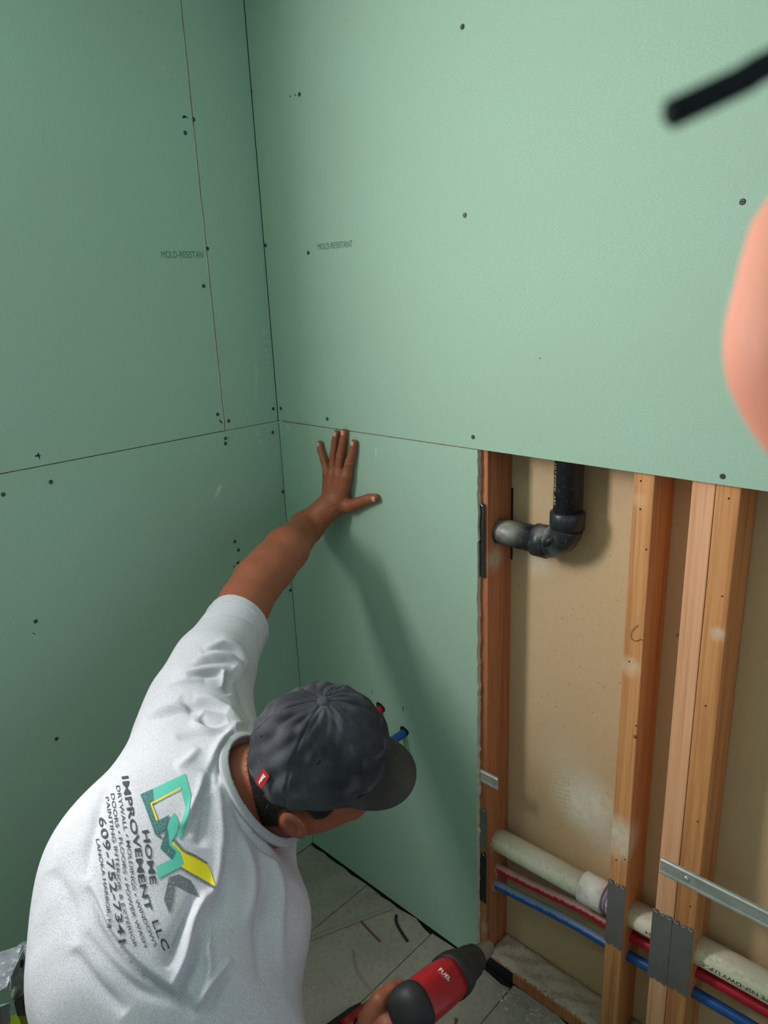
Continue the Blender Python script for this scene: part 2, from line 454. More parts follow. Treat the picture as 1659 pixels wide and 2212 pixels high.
# raised paper lips along the vertical joint, broken here and there
LIPM = mat('lifted_paper', G(214, 208, 192), .9)
parts = []
for side in (-1, 1):
    z = JZ+.01
    while z < 2.42:
        ln = rng.uniform(.05, .22)
        if rng.random() < (.8 if side < 0 else .45):
            P = [(.0004+.0005*rng.random(), -.168+side*(g*1.4+.0004+rng.random()*.0005), min(z+q*ln/5, 2.43)) for q in range(6)]
            parts.append(tube(P, [.0002]+[.0004+.0006*rng.random() for _ in range(4)]+[.0002], 5))
        z += ln
V, F = join_vf(parts); o = obj('torn_paper_lip', V, F, LIPM, wl); o['kind'] = 'stuff'
screws(A_ul, [(400, 287), (440, 618), (470, 895)], 'A')
screws(A_ur, [(418, 258), (448, 537), (494, 909), (590, 883)], 'A')
screws(A_lo, [(487, 947), (487, 958), (589, 934), (611, 1062), (110, 1041), (7, 1068), (77, 1342), (122, 1596), (507, 1170), (515, 1188), (514, 1216), (627, 1275), (544, 1520)], 'A')
# --- right wall (the one the person works on)
wr = empty('wall_right', (.6, 0, 0), kind='structure')
B_up = sheet('drywall_sheet', wr, 'B', .0015, 1.60, JZ+g, 2.44)
jag = []
z = .045
while z < JZ-g:
    lim = .6505+.0045*(z/JZ)
    jag.append((lim+rng.normal()*.0009+(.0022 if rng.random() < .08 else 0), z)); z += .005+rng.random()*.012
jag = [(.600, .006), (.649, .006)]+jag+[(.6548, JZ-g)]
B_lo = sheet('drywall_sheet', wr, 'B', .0015, .65, .006, JZ-g, jag=jag)
screws(B_up, [(999, 58), (1004, 465), (647, 204), (666, 546), (543, 198), (574, 530), (607, 882), (707, 905), (1022, 944), (1604, 436), (1561, 1029)], 'B')
for x, y in ((549, 372), (577, 665)):
    screws(B_up, [(x, y)], 'B')
back = box('backing_panel', (-.02, D, 0), (1.75, D+.0127, 2.44), KRAFT, wr)
def stud(x0, x1, m, label=None):
    o = obj_bm('stud', box_bm((x0, T+.0005, .038), (x1, D-.0005, 2.42), .0022, seg=2), m, wr)
    if label: o['label'] = label
    return o
stud(.634, .6722, WOOD_A)
s2 = stud(.9885, 1.0265, WOOD_OLD)
s4 = stud(1.0905, 1.1285, WOOD_NEW, 'fresh pale pine stud')
s5 = stud(1.1295, 1.1685, WOOD_OLD)
stud(1.50, 1.538, WOOD_OLD)
stud(.25, .288, WOOD_OLD)
stud(.002, .04, WOOD_OLD)
hp0 = [onY(x, y, T-.001) for x, y in ((1379, 1350), (1366, 1362), (1363, 1376), (1372, 1385), (1384, 1381), (1388, 1385))]
tube_obj('loose_hair', catmull(hp0, 5), .0004, DARK, s2, 5)
for x, y, sd in ((1372, 1592, s2), (1461, 1371, s4)):
    c_ = onY(x, y, T); tube_obj('knot', [(c_[0], T+.001, c_[2]), (c_[0], T-.0002, c_[2])], [.0042, .0034], BROWNST, sd, 12)
def nail_holes(s, pts):
    parts = []
    for x, y in pts:
        p = onY(x, y, T); v, f_ = tube([(p[0], T+.001, p[2]), (p[0], T-.0001, p[2])], .0016, 8); parts.append((v, f_))
    V, F = join_vf(parts); o = obj('nail_holes', V, F, DARK, s); o['kind'] = 'stuff'
nail_holes(s2, [(1384, 1039), (1383, 1100), (1396, 1187), (1359, 1429), (1374, 1568), (1372, 1590), (1331, 1858), (1350, 1857)])
nail_holes(s5, [(1574, 1077), (1560, 1288), (1524, 1525), (1507, 1775), (1491, 1958)])
# bottom plate
pl = obj_bm('bottom_plate', box_bm((.45, T+.0005, 0), (1.60, D-.0005, .036), .002), WOOD_A, wr)
box('black_plate_end', (.640, T-.0008, .003), (.752, T+.0012, .034), STEELDK, wr)
# --- floor
fl = empty('floor', (.5, -.5, 0), kind='structure')
box('void_shade_sheet', (-.05, -4.2, -.03), (4.2, .12, -.0135), DARK, fl)  # near-black sheet: shade of the void below the gaps, put in as colour
box('added_floor', (1.602, -4.2, -.0132), (4.2, .0, -.001), FLOOR, fl)  # unseen floor, added to block ambient light from below
box('added_floor', (-.05, -4.2, -.0132), (1.60, -2.63, -.001), FLOOR, fl)
ce = box('added_ceiling', (-.05, -4.2, 2.441), (4.2, .12, 2.46), PUTTY, None); ce['kind'] = 'structure'  # unseen, added so ambient light enters only from the open sides
wb = box('added_wall_back', (-.05, -2.72, 0), (3.2, -2.70, 2.44), GREEN, None); wb['kind'] = 'structure'  # unseen, added to shut out ambient light from behind the camera
wfr = box('added_wall_front', (3.20, -2.72, 0), (3.22, .12, 1.0), GREEN, None); wfr['kind'] = 'structure'  # unseen half wall, added to keep ambient light off the low surfaces
xs = [-.012, .25, .503, .756, 1.009, 1.262, 1.6]
for i in range(len(xs)-1):
    a, b = xs[i]+.0012, xs[i+1]-.0012
    bm = bmesh.new(); ny = 60; nx = 8
    vs = [[bm.verts.new((a+(b-a)*ix/nx, (-.006 if xs[i] < .7 else .0115)-2.6*(iy/ny)**1.6+(0.003*rng.normal() if iy == 0 else 0), 0)) for ix in range(nx+1)] for iy in range(ny+1)]
    for iy in range(ny):
        for ix in range(nx): bm.faces.new((vs[iy][ix], vs[iy][ix+1], vs[iy+1][ix+1], vs[iy+1][ix]))
    r = bmesh.ops.extrude_face_region(bm, geom=bm.faces[:])
    for v in [x for x in r['geom'] if isinstance(x, bmesh.types.BMVert)]: v.co.z -= .0125
    obj_bm('plank', bm, FLOOR, fl)
# --- window outside the frame: a wooden frame round the opening that lets the daylight in
wf = empty('window_1', (-.01, -1.25, 1.46), kind='structure')
for lo_, hi_ in (((-.05, -1.52, 1.46), (.012, -1.49, 2.26)), ((-.05, -1.01, 1.46), (.012, -.987, 2.26)), ((-.05, -1.49, 1.46), (.02, -1.01, 1.48)), ((-.05, -1.49, 2.24), (.012, -1.01, 2.26))):
    box('window_frame', lo_, hi_, PVC2, wf, .002)

# ================================================================== PRINTS AND SCUFFS ON THE BOARDS
def flat_text(s, parent, A, B_, hgt, normal, m, bold=0., name='printed_text', off=.0004):
    """text running from A to B_ (baseline), cap height hgt"""
    bm = text_mesh(s, 1., bold)
    xs_ = [v.co.x for v in bm.verts]; ys_ = [v.co.y for v in bm.verts]
    A = Vector(A); d = (Vector(B_)-A); n = Vector(normal); up = n.cross(d.normalized())
    x0, x1 = min(xs_), max(xs_); H = max(ys_)-min(ys_)
    for v in bm.verts:
        v.co = A+d*((v.co.x-x0)/(x1-x0))+up*((v.co.y)/H*hgt)+n*off
    return obj_bm(name, bm, m, parent)
flat_text('MOLD-RESISTANT', B_up, onY(687, 540), onY(762, 533), .0135, (0, -1, 0), INK)
flat_text('MOLD-RESISTAN', A_ul, onX(349, 557), onX(439, 557), .0145, (1, 0, 0), INK)
def blot(parent, plane, pts, m, name='scuff'):
    n = np.array((0, -1, 0)) if plane == 'B' else np.array((1, 0, 0))
    P = [(onY(*q) if plane == 'B' else onX(*q))+n*.0004 for q in pts]
    obj(name, P, [tuple(range(len(P)))], m, parent)
blot(A_lo, 'A', [(464, 1079), (464, 1068), (470, 1052), (479, 1045), (478, 1058), (472, 1068)], PUTTY, 'spackle_smear')
def scratches(parent, plane, segs, m, wpx=1.2, name='scratch_marks'):
    V = []; F = []
    n = np.array((0, -1, 0)) if plane == 'B' else np.array((1, 0, 0))
    for (x0, y0), (x1, y1) in segs:
        d = np.array([x1-x0, y1-y0], float); L_ = np.hypot(*d)+1e-6; nn = np.array([-d[1], d[0]])/L_*wpx/2
        for q in ((x0+nn[0], y0+nn[1]), (x1+nn[0]*.3, y1+nn[1]*.3), (x1-nn[0]*.3, y1-nn[1]*.3), (x0-nn[0], y0-nn[1])):
            V.append((onY(*q) if plane == 'B' else onX(*q))+n*.0004)
        b = len(V)-4; F.append((b, b+1, b+2, b+3))
    o = obj(name, V, F, m, parent); o['kind'] = 'stuff'
sg = [((566, 716), (578, 714)), ((568, 722), (579, 720)), ((571, 738), (582, 736)), ((572, 757), (583, 752)), ((574, 772), (585, 768)), ((576, 784), (586, 782)), ((562, 578), (568, 575)), ((560, 584), (567, 582))]
scratches(A_ur, 'A', sg, PUTTY, 2.4)
scratches(A_ur, 'A', [((548, 722+k*16), (549+k*.9, 733+k*16)) for k in range(0, 9)]+[((553, 790), (556, 866))], PUTTY, 1.5)
scratches(A_lo, 'A', [((549, 937), (571, 939)), ((557, 932), (556, 947)), ((561, 950), (563, 962)), ((30, 1380-38), (28, 1352)), ((72, 1370), (84, 1383))], PUTTY, 2.)
scratches(A_ul, 'A', [((350, 147), (357, 150)), ((378, 161), (380, 167))], PUTTY, 2.5)
scratches(A_ul, 'A', [((76, 985), (89, 984)), ((82, 979), (86, 992)), ((396, 250), (405, 255)), ((394, 254), (404, 252)), ((474, 908), (481, 915))], RECESS, 4, 'torn_screw_marks')
scratches(A_lo, 'A', [((71, 1367), (78, 1372)), ((493, 945), (496, 946)), ((504, 1222), (507, 1226))], RECESS, 2.5, 'torn_screw_marks')
scratches(B_up, 'B', [((626, 207), (629, 210)), ((636, 205), (640, 206)), ((1166, 773), (1168, 775))], RECESS, 3, 'torn_screw_marks')
scratches(B_lo, 'B', [((804, 1492), (804, 1499)), ((871, 1527), (871, 1537))], RECESS, 1.6, 'pencil_marks')
scratches(B_up, 'B', [((603, 908), (606, 902)), ((600, 912), (612, 908))], PAPEREDGE, 3, 'torn_paper_chips')
scratches(B_lo, 'B', [((606, 925), (604, 912)), ((812, 968), (813, 990)), ((610, 940), (607, 926)), ((621, 918), (624, 930))], PUTTY, 3, 'torn_paper_chips')
# faint stamp on the brown backing
sp = []
for k in range(9):
    y0 = 1640+k*9
    sp.append(((1122, y0), (1232, y0+34)))
FAINT = mat('faint_ink', G(200, 171, 138), .8)
V = []; F = []
for i, (a, b) in enumerate(sp):
    for j in range(18):
        if rng.random() < .25: continue
        t0 = j/18; t1 = t0+.035
        P = [(a[0]+(b[0]-a[0])*t, a[1]+(b[1]-a[1])*t+dy) for t, dy in ((t0, 0), (t1, 0), (t1, 2.5), (t0, 2.5))]
        q = len(V); V += [onY(x, y, D)+np.array((0, -.0003, 0)) for x, y in P]; F.append((q, q+1, q+2, q+3))
o = obj('faded_stamp', V, F, FAINT, back); o['kind'] = 'stuff'
V = []; F = []
for k in range(110):
    x = rng.uniform(1110, 1345); y = rng.uniform(1050, 1850); s = rng.uniform(.4, 1.3)
    q = len(V); V += [onY(x+dx*s, y+dy*s, D)+np.array((0, -.0003, 0)) for dx, dy in ((-1, -.4), (.6, -1), (1, .5), (-.3, 1))]; F.append((q, q+1, q+2, q+3))
o = obj('dark_specks', V, F, BROWNST, back); o['kind'] = 'stuff'

# ================================================================== PLUMBING
PY = .057
rA = .0295
ex, ez = .835, 1.178                   # elbow corner
th = empty('black_drain_pipe', (ex, PY, 1.18), 'black plastic drain pipe with elbow running down and left into the stud', 'pipe')
vx = ex
o = tube_obj('vertical_pipe', [(vx, PY, 1.245), (vx, PY, 2.42)], .0290, ABS, th, 32)
hp = tube_obj('horizontal_pipe', [(.60, PY, ez), (.785, PY, ez)], .0285, ABS, th, 32)
tube_obj('socket_collar', [(vx, PY, 1.218), (vx, PY, 1.2185), (vx, PY, 1.2505), (vx, PY, 1.253)], [.033, .0350, .0350, .0325], ABS, th, 32)
tube_obj('socket_collar', [(.764, PY, ez), (.7645, PY, ez), (.795, PY, ez), (.7955, PY, ez)], [.0310, .0345, .0345, .033], ABS, th, 32)
pts = []; rr = .050
for i in range(13):
    a = i/12*math.pi/2
    pts.append((vx-rr+rr*math.sin(a), PY, ez+rr-rr*math.cos(a)))
pts = [(.793, PY, ez)]+pts+[(vx, PY, 1.222)]
tube_obj('elbow', [tuple(p) for p in pts], .0330, ABS, th, 32)
# raised badge on the elbow
bm = bmesh.new(); bmesh.ops.create_cube(bm, size=1)
bmesh.ops.bevel(bm, geom=[e for e in bm.edges], offset=.2, segments=2, affect='EDGES')
Mx = Matrix.Translation((.812, PY-.0325, 1.193)) @ Matrix.Rotation(math.radians(-45), 4, 'Y') @ Matrix.Diagonal((.032, .004, .015, 1))
bmesh.ops.transform(bm, matrix=Mx, verts=bm.verts); obj_bm('badge', bm, ABS, th, True)
for (x, z) in ((.832, 1.214), (.792, 1.170)):
    tube_obj('dimple', [(x, PY-.029, z), (x, PY-.0325, z)], .003, ABS, th, 12)
def pipe_text(s, parent, axis0, axis1, rad, ang, hgt, m, flip=False, name='printed_text', bold=0.):
    """letters wrapped on a pipe: baseline from axis0 to axis1 at angle ang round the pipe"""
    bm = text_mesh(s, 1., bold)
    subdiv_long(bm, .25, 3)
    xs_ = [v.co.x for v in bm.verts]; x0, x1 = min(xs_), max(xs_)
    H = .72
    A = Vector(axis0); d = Vector(axis1)-A; t = d.normalized()
    e1 = Vector((0, -1, 0)); e1 = (e1-t*e1.dot(t)).normalized(); e2 = t.cross(e1)
    for v in bm.verts:
        a = ang-(v.co.y/H*hgt)/rad
        v.co = A+d*((v.co.x-x0)/(x1-x0))+(e1*math.cos(a)+e2*math.sin(a))*(rad+.0003)
    return obj_bm(name, bm, m, parent)
pipe_text('1½" COEX  ABS', th, (vx, PY, 1.352), (vx, PY, 1.268), .0290, .75, .009, GOLDTXT)
# white drain
PZ0, PZ1 = .371, .394
wp = empty('white_drain_pipe', (.95, PY, .37), 'white plastic drain pipe with coupling running through all the studs', 'pipe')
def pz(x): return .368+(x-.68)*.026
rW = .0285
tube_obj('pipe_length', [(.60, PY, pz(.60)), (.93, PY, pz(.93))], rW, PVC, wp, 36)
tube_obj('pipe_length', [(.955, PY, pz(.955)), (1.62, PY, pz(1.62))], rW, PVC, wp, 36)
tube_obj('coupling', [(.909, PY, pz(.909)), (.9095, PY, pz(.91)), (.964, PY, pz(.964)), (.9645, PY, pz(.9645)), (.9645, PY, pz(.9645)), (.96, PY, pz(.96))],
         [.0300, .0350, .0350, .0343, .0300, .0292], PVC2, wp, 36)
tube_obj('primer_band', [(.9650, PY, pz(.965)), (.976, PY, pz(.976))], rW+.0005, PURPLE, wp, 36)
pipe_text('DWV PIPE NSF-DWV U.P.-C', wp, (1.36, PY, pz(1.36)), (1.182, PY, pz(1.182)), rW, .12, .0095, BLACKPL, bold=.004)
pipe_text('AS22', wp, (.9885, PY, pz(.9885)), (.9705, PY, pz(.9705)), rW, .2, .009, BLACKPL)
pipe_text('24', wp, (1.082, PY, pz(1.082)), (1.068, PY, pz(1.068)), rW, .12, .009, BLACKPL)
def pex(name, label, m1, m2, z0, z1, r, y0, sag):
    e = empty(name, (.95, PY, z0), label, 'pipe')
    P = [(.60, y0, z0-.003), (.69, y0, z0), (.80, y0+.004, z0+.25*(z1-z0)-sag), (.90, y0+.002, z0+.5*(z1-z0)), (1.00, y0, z0+.62*(z1-z0)), (1.08, y0, z0+.75*(z1-z0)), (1.2, y0, z0+.9*(z1-z0)), (1.40, y0, z1), (1.62, y0, z1+.008)]
    C_ = catmull(P, 5)
    k = next(i for i, p in enumerate(C_) if p[0] > 1.01)
    tube_obj('dusty_tube', C_[:k+1], r, m1, e, 20); tube_obj('clean_tube', C_[k:], r, m2, e, 20)
pex('red_water_tube', 'red plastic water tube just below the white drain pipe', REDP, REDC, .279, .326, .0112, .060, .004)
pex('blue_water_tube', 'blue plastic water tube, lowest pipe running through the studs', BLUEP, BLUEC, .236, .280, .0112, .050, .002)
# rough drill holes with whiskers of wood where the pipes meet the stud
def whiskers(pts, spread, n):
    parts = []
    for k in range(n):
        c = pts[k % len(pts)]; x = .6725
        a = rng.uniform(0, 6.28); r_ = c[2]*(1+.12*rng.random())
        y = c[0]+math.cos(a)*r_; z = c[1]+math.sin(a)*r_
        P = [(x, y, z)]
        for q in range(3): P.append((P[-1][0]+rng.uniform(.0, .004), P[-1][1]+rng.normal()*.003, P[-1][2]+rng.normal()*.003-.001))
        parts.append(tube(P, [.0007, .0006, .0005, .0003], 4))
    return join_vf(parts)
V, F = whiskers([(PY, pz(.67), .031), (.060, .279, .013), (.050, .236, .013)], 1, 90)
o = obj('wood_whiskers', V, F, WOOD_NEW, None); tag(o, 'frayed wood fibres around the drilled pipe holes', 'wood shavings', kind='stuff')
# water stubs through the lower board
def stub(name, label, px, m, r, ln, dirv, capped):
    p = onY(*px)
    e = empty(name, tuple(p), label, 'pipe')
    d = Vector(dirv).normalized(); p = Vector(p)
    P = [p+Vector((0, .05, 0)), p-Vector((0, .002, 0)), p+d*ln*.5, p+d*ln]
    rad = [r]*4
    if capped: P += [p+d*(ln+.004), p+d*(ln+.006)]; rad += [r*.75, r*.1]
    tube_obj('tube', catmull(P, 3) if not capped else P, r if not capped else rad, m, e, 20)
    bm = bmesh.new(); n = 22; c = p; rin = []; rout = []
    for i in range(n):
        a = 2*math.pi*i/n; q = r*1.35*(1+.12*math.sin(3*a+1)+.05*rng.normal())
        rin.append(bm.verts.new(c+Vector((math.cos(a)*r*.9, -.0006, math.sin(a)*r*.9)))); rout.append(bm.verts.new(c+Vector((math.cos(a)*q+.002, -.0004, math.sin(a)*q+.006))))
    for i in range(n): bm.faces.new((rin[i], rin[(i+1) % n], rout[(i+1) % n], rout[i]))
    obj_bm('rough_hole', bm, DARK, e)
stub('blue_pipe_stub', 'blue pipe stub poking out of the green board beside the cap brim', (872, 1584), BLUEC, .0108, .07, (-.1, -1, -.1), False)
stub('red_pipe_stub', 'red capped pipe stub in the green board behind the cap crown', (821, 1533), REDC, .0115, .016, (0, -1, -.5), True)

# steel nail plates, straps
def nail_plate(label, cornersT, m, group=None, yoff=0., teeth=(1, 1)):
    """plate on the stud front given as x0,x1,z0,z1; torn toothed ends"""
    x0, x1, z0, z1 = cornersT
    top = []; bot = []
    n = 3
    for i in range(n):
        a = x0+(x1-x0)*i/n; w_ = (x1-x0)/n
        top += [(a, z1+(.001 if i % 2 else .004)*teeth[0]), (a+w_*.8, z1+(.0015 if i % 2 else .006)*teeth[0]), (a+w_*.85, z1-.002*teeth[0])]
        bot += [(a, z0+(.002 if i % 2 else 0)), (a+w_*.7, z0-(.003 if i % 2 else .005)*teeth[1]), (a+w_*.9, z0+.001)]
    out = top+[(x1, z1)]+[(x1, z0)]+bot[::-1]+[(x0, z1)][:0]
    y = T-.0016+yoff
    V = [(x, y, z) for x, z in out]+[(x, y+.0015, z) for x, z in out]
    n_ = len(out); F = [tuple(range(n_))[::-1], tuple(range(n_, 2*n_))]+[(i, (i+1) % n_, n_+(i+1) % n_, n_+i) for i in range(n_)]
    e = empty('nail_plate', ((x0+x1)/2, y, z0), label, 'nail plate', group)
    obj('plate', V, F, m, e)
    parts = []
    for i in range(3):           # folded teeth catching the light along the upper edge
        a = x0+(x1-x0)*(i+.15)/3; b = a+(x1-x0)/3*.7
        parts.append(tube(catmull([(a, y-.0012, z1+.0045), ((a+b)/2, y-.0028, z1+.0015), (b, y-.0024, z1+.0012)], 3), .0007, 6))
    V, F = join_vf(parts); obj('bent_teeth', V, F, GALV, e)
nail_plate('grey steel nail plate on the stud nearest the black pipe', (.9885, 1.0275, .312, .474), STEEL)
nail_plate('left grey steel nail plate of the pair, on the fresh pale stud', (1.0865, 1.1270, .292, .462), STEEL)
nail_plate('right grey steel nail plate of the pair, on the amber stud', (1.1280, 1.1700, .296, .462), STEEL)
nail_plate('grey steel nail plate beside the board edge, above the red tube', (.640, .6710, .360, .476), STEEL)
nail_plate('black nail plate low on the stud at the board edge', (.640, .6705, .200, .345), STEELDK)
nail_plate('black bent nail plate on the stud left of the black pipe elbow', (.640, .6670, 1.085, 1.245), STEELDK, yoff=-.004)
# thin black plate showing behind the same stud
box('nail_plate', (.6726, D-.0035, 1.10), (.676, D-.001, 1.265), STEELDK, None)
tag(bpy.data.objects[[o.name for o in bpy.data.objects if o.name.startswith('nail_plate')][-1]], None)
lastp = [o for o in col.objects if o.type == 'MESH' and o.name.startswith('nail_plate') and o.parent is None][0]
tag(lastp, 'thin black plate edge at the rear of the stud by the pipe', 'nail plate')
def strap(name, label, x0, x1, z0, z1, screwx):
    e = empty(name, ((x0+x1)/2, T, z0), label, 'metal strap')
    prof = [(0, z0), (-.0018, z0), (-.0018, z0+.004), (-.0005, z0+.007), (-.0005, z1-.012), (-.003, z1-.009), (-.003, z1-.006), (-.0008, z1-.003), (-.0008, z1), (.0008, z1), (.0008, z0)]
    n = len(prof)
    V = [(x, T-.0014+y, z) for x in (x0, x1) for y, z in prof]
    F = [(i, (i+1) % n, n+(i+1) % n, n+i) for i in range(n)]+[tuple(range(n)), tuple(range(n, 2*n))[::-1]]
    bm = bmesh.new(); vs = [bm.verts.new(v) for v in V]
    for f_ in F: bm.faces.new([vs[i] for i in f_])
    obj_bm('strip', bm, GALV, e)
    if screwx:
        c = Vector((screwx, T-.0025, (z0+z1)/2))
        Vv, Ff = tube([c, c+Vector((0, -.0022, 0)), c+Vector((0, -.0035, 0))], [.0052, .0048, .001], 14)
        obj('screw', Vv, Ff, GALV, e, True)
strap('metal_strap', 'long galvanised steel strap screwed across the pair of studs', 1.0945, 1.56, .560, .598, 1.146)
strap('metal_strap', 'short end of a galvanised steel strap sticking out past the green board', .56, .7045, .556, .590, None)
# crumbs and dust on the bottom plate
def bumpy(name, x0, x1, y0, y1, z0, hgt, nx, ny, m, parent=None, label=None, cat=None):
    bm = bmesh.new(); vs = []
    ph = rng.uniform(0, 6, 8)
    for i in range(nx+1):
        row = []
        for j in range(ny+1):
            u = i/nx; v = j/ny
            e_ = min(1, 6*min(u, 1-u)+.3)*min(1, 5*min(v, 1-v)+.12)
            hh = hgt*e_*(.55+.25*math.sin(9*u+5*v+ph[0])+.2*math.sin(23*u-11*v+ph[1])+.25*rng.random())
            row.append(bm.verts.new((x0+(x1-x0)*u, y0+(y1-y0)*v+(.002*rng.normal() if j in (0, ny) else 0), z0+max(hh, .0004))))
        vs.append(row)
    for i in range(nx):
        for j in range(ny): bm.faces.new((vs[i][j], vs[i+1][j], vs[i+1][j+1], vs[i][j+1]))
    r = bmesh.ops.extrude_face_region(bm, geom=bm.faces[:])
    for v in [x for x in r['geom'] if isinstance(x, bmesh.types.BMVert)]: v.co.z = z0
    o = obj_bm(name, bm, m, parent, True)
    if label: tag(o, label, cat, kind='stuff')
    return o
bumpy('plaster_dust', .676, .986, T+.003, D-.003, .0362, .011, 90, 26, DUST, None, 'thick plaster dust lying on the bottom plate between the studs', 'dust')
bumpy('plaster_dust', 1.03, 1.088, T+.003, D-.003, .0362, .006, 20, 20, DUST, None, 'plaster dust on the bottom plate in the narrow gap between studs', 'dust')
def crumbs(n, gen, smin_, smax_, m, label, cat='debris'):
    V = []; F = []
    for k in range(n):
        c = np.array(gen()); s = rng.uniform(smin_, smax_)*np.array([1, rng.uniform(.3, 1), rng.uniform(.2, .5)])
        a = rng.uniform(0, 6.28); Rz = np.array([[math.cos(a), -math.sin(a), 0], [math.sin(a), math.cos(a), 0], [0, 0, 1]])
        P = np.array([[-1, -.6, 0], [.7, -1, 0], [1, .5, 0], [-.4, 1, 0], [-.4, -.3, 1], [.5, .1, .9]])
        P = P*(1+.25*rng.normal(size=P.shape))*s; P[:4, 2] = 0
        b = len(V); V += (P@Rz.T+c).tolist()
        F += [tuple(b+i for i in q) for q in ((0, 3, 2, 1), (0, 1, 5, 4), (1, 2, 5), (2, 3, 4, 5), (3, 0, 4))]
    o = obj('plaster_crumbs', V, F, m); tag(o, label, cat, kind='stuff')
def g1():
    return (.02+min(abs(rng.normal())*.08, .2), -.03-min(abs(rng.normal())*.05, .12), .0002)
crumbs(330, g1, .001, .0042, FLOOR, 'plaster crumbs and paper shreds scattered in the floor corner')
crumbs(200, lambda: (rng.uniform(.1, .72), -.02-abs(rng.normal())*.02, .0002), .001, .004, FLOOR, 'line of plaster crumbs along the foot of the green board')
crumbs(320, lambda: (rng.uniform(.60, .95), rng.uniform(-.5, -.02), .0002) if rng.random() < .5 else (rng.uniform(.15, .6), rng.uniform(-.38, -.02), .0002), .0008, .0032, DUST, 'loose plaster bits scattered over the dusty floor')
crumbs(260, lambda: (rng.uniform(.74, 1.2), -.006-abs(rng.normal())*.018, .0002), .0015, .006, DUST, 'plaster crumbs on the floor along the bottom plate')
crumbs(50, lambda: (rng.uniform(.70, .97), rng.uniform(.02, .09), .044), .002, .008, DUST, 'plaster crumbs on top of the bottom plate')
def flstick(name, label, pts, rpx, m, cat='debris', z=.003):
    P = [onZ(x, y, z) for x, y in pts]
    r = rpx*depth(P[0])/FPX
    C_ = catmull(P, 6)
    o = tube_obj(name, C_, r, m, None, 8, True, loc=tuple(P[0])); tag(o, label, cat); return o
a, b = onZ(650, 2037, 0), onZ(846, 1962, 0)
d_ = (b-a)/np.linalg.norm(b-a); nn_ = np.array([-d_[1], d_[0], 0])*.0065
bm = bmesh.new(); vs = []
for s in (0, .25, .5, .75, 1.):
    c = a+(b-a)*s
    vs.append([bm.verts.new(c+nn_*k+np.array((0, 0, z_))) for k, z_ in ((-1, .0005), (1, .0005), (1, .004), (.2, .0055), (-1, .004))])
for p_, q_ in zip(vs, vs[1:]):
    for i in range(5): bm.faces.new((p_[i], p_[(i+1) % 5], q_[(i+1) % 5], q_[i]))
bm.faces.new(vs[0]); bm.faces.new(vs[-1])
tag(obj_bm('plaster_strip', bm, STICK), 'long flat pale plaster strip lying across the floor', 'debris')
flstick('wire', 'thin pale curved wire on the floor left of the driver', [(762, 2053), (768, 2090), (790, 2125), (830, 2170)], 1.6, STICK, 'wire')
flstick('wood_splinter', 'short brown splinter on the floor below the flat strip', [(780, 1990), (800, 2012), (821, 2033)], 2., BROWNST, 'splinter')
flstick('rubber_scrap', 'black curved scrap on the floor near the green board', [(856, 1977), (856, 1992), (866, 2012), (880, 2033)], 3., TOOLBLK, 'scrap')
flstick('reed_stick', 'thin straight pale stick on the floor right of the driver', [(1036, 2088), (1090, 2136), (1140, 2177)], 2.4, STICK, 'stick')
flstick('pale_splinter', 'small pale splinter at the left end of the black scrap on the floor', [(765, 2170), (780, 2185)], 2., STICK, 'splinter')
p = onZ(985, 2206, 0)
e = empty('loose_screw', tuple(p), 'loose black screw lying on the floor at the bottom edge', 'screw')
q = Vector(p)+Vector((0, 0, .003))
tube_obj('shank', [q, q+Vector((.012, -.026, -.001))], [.0019, .0008], SCREWM, e, 8)
tube_obj('screw_head', [q-Vector((.0015, -.003, 0)), q, q+Vector((.001, -.002, 0))], [.0044, .004, .0019], SCREWM, e, 12)

# ================================================================== PERSON
def C3(v):    # direction given in camera axes (right, down, forward) -> world
    return R.T@np.asarray(v, float)
def unit(v): return v/np.linalg.norm(v)
HB = cam(688, 1628, 1.15)                     # centre of the cap band
UPc = unit(np.array([.11, -.83, -.545])); FWc = np.array([.955, .01, 0.]); FWc[2] = -(UPc[0]*FWc[0]+UPc[1]*FWc[1])/UPc[2]; FWc = unit(FWc)
HU = C3(UPc); HF = C3(FWc); HR = np.cross(HF, HU)
def hd(f_, r_, u_): return HB+HF*f_+HR*r_+HU*u_
MH = np.stack([HF, HR, HU])
def pd(px, py, d, r): return cam(px, py, d), r
neck0 = hd(-.035, 0, -.085)
c7 = cam(535, 1715, 1.215)
# --- skin: head, neck, trunk, both arms and hands as one surface
Bd = Blob()
Bd.add(ellips(hd(-.008, 0, -.005), (.098, .078, .098), MH), .02)            # skull
Bd.add(ellips(hd(.020, 0, -.065), (.070, .062, .075), MH), .03)             # face
Bd.add(rcone(hd(.062, 0, -.125), hd(-.005, .045, -.095), .022, .020), .03)  # jaw, right
Bd.add(rcone(hd(.062, 0, -.125), hd(-.005, -.045, -.095), .022, .020), .03)
Bd.add(rcone(hd(.086, 0, -.045), hd(.108, 0, -.075), .008, .0125), .012)    # nose
for s in (-1, 1):
    Bd.add(ellips(hd(.100, s*.010, -.079), (.010, .008, .007), MH), .006)   # nostril
    Bd.add(ellips(hd(.070, s*.036, -.070), (.022, .020, .016), MH), .02)    # cheek
    Bd.add(rcone(hd(.088, s*.014, -.028), hd(.078, s*.046, -.026), .008, .006), .012)  # brow
    ec = hd(-.038, s*.078, -.066)                                            # ear
    ax = unit(HU*.93+HF*-.25); ay = unit(HR*s*.85-HF*.5); ay = unit(ay-ax*(ay@ax)); az = np.cross(ax, ay)
    Bd.add(ellips(ec, (.033, .007, .020), np.stack([ax, ay, az])), .008)
Bd.add(ellips(hd(.090, 0, -.098), (.010, .024, .007), MH), .008)            # lips
Bd.add(rcone(neck0, c7, .062, .080), .03)
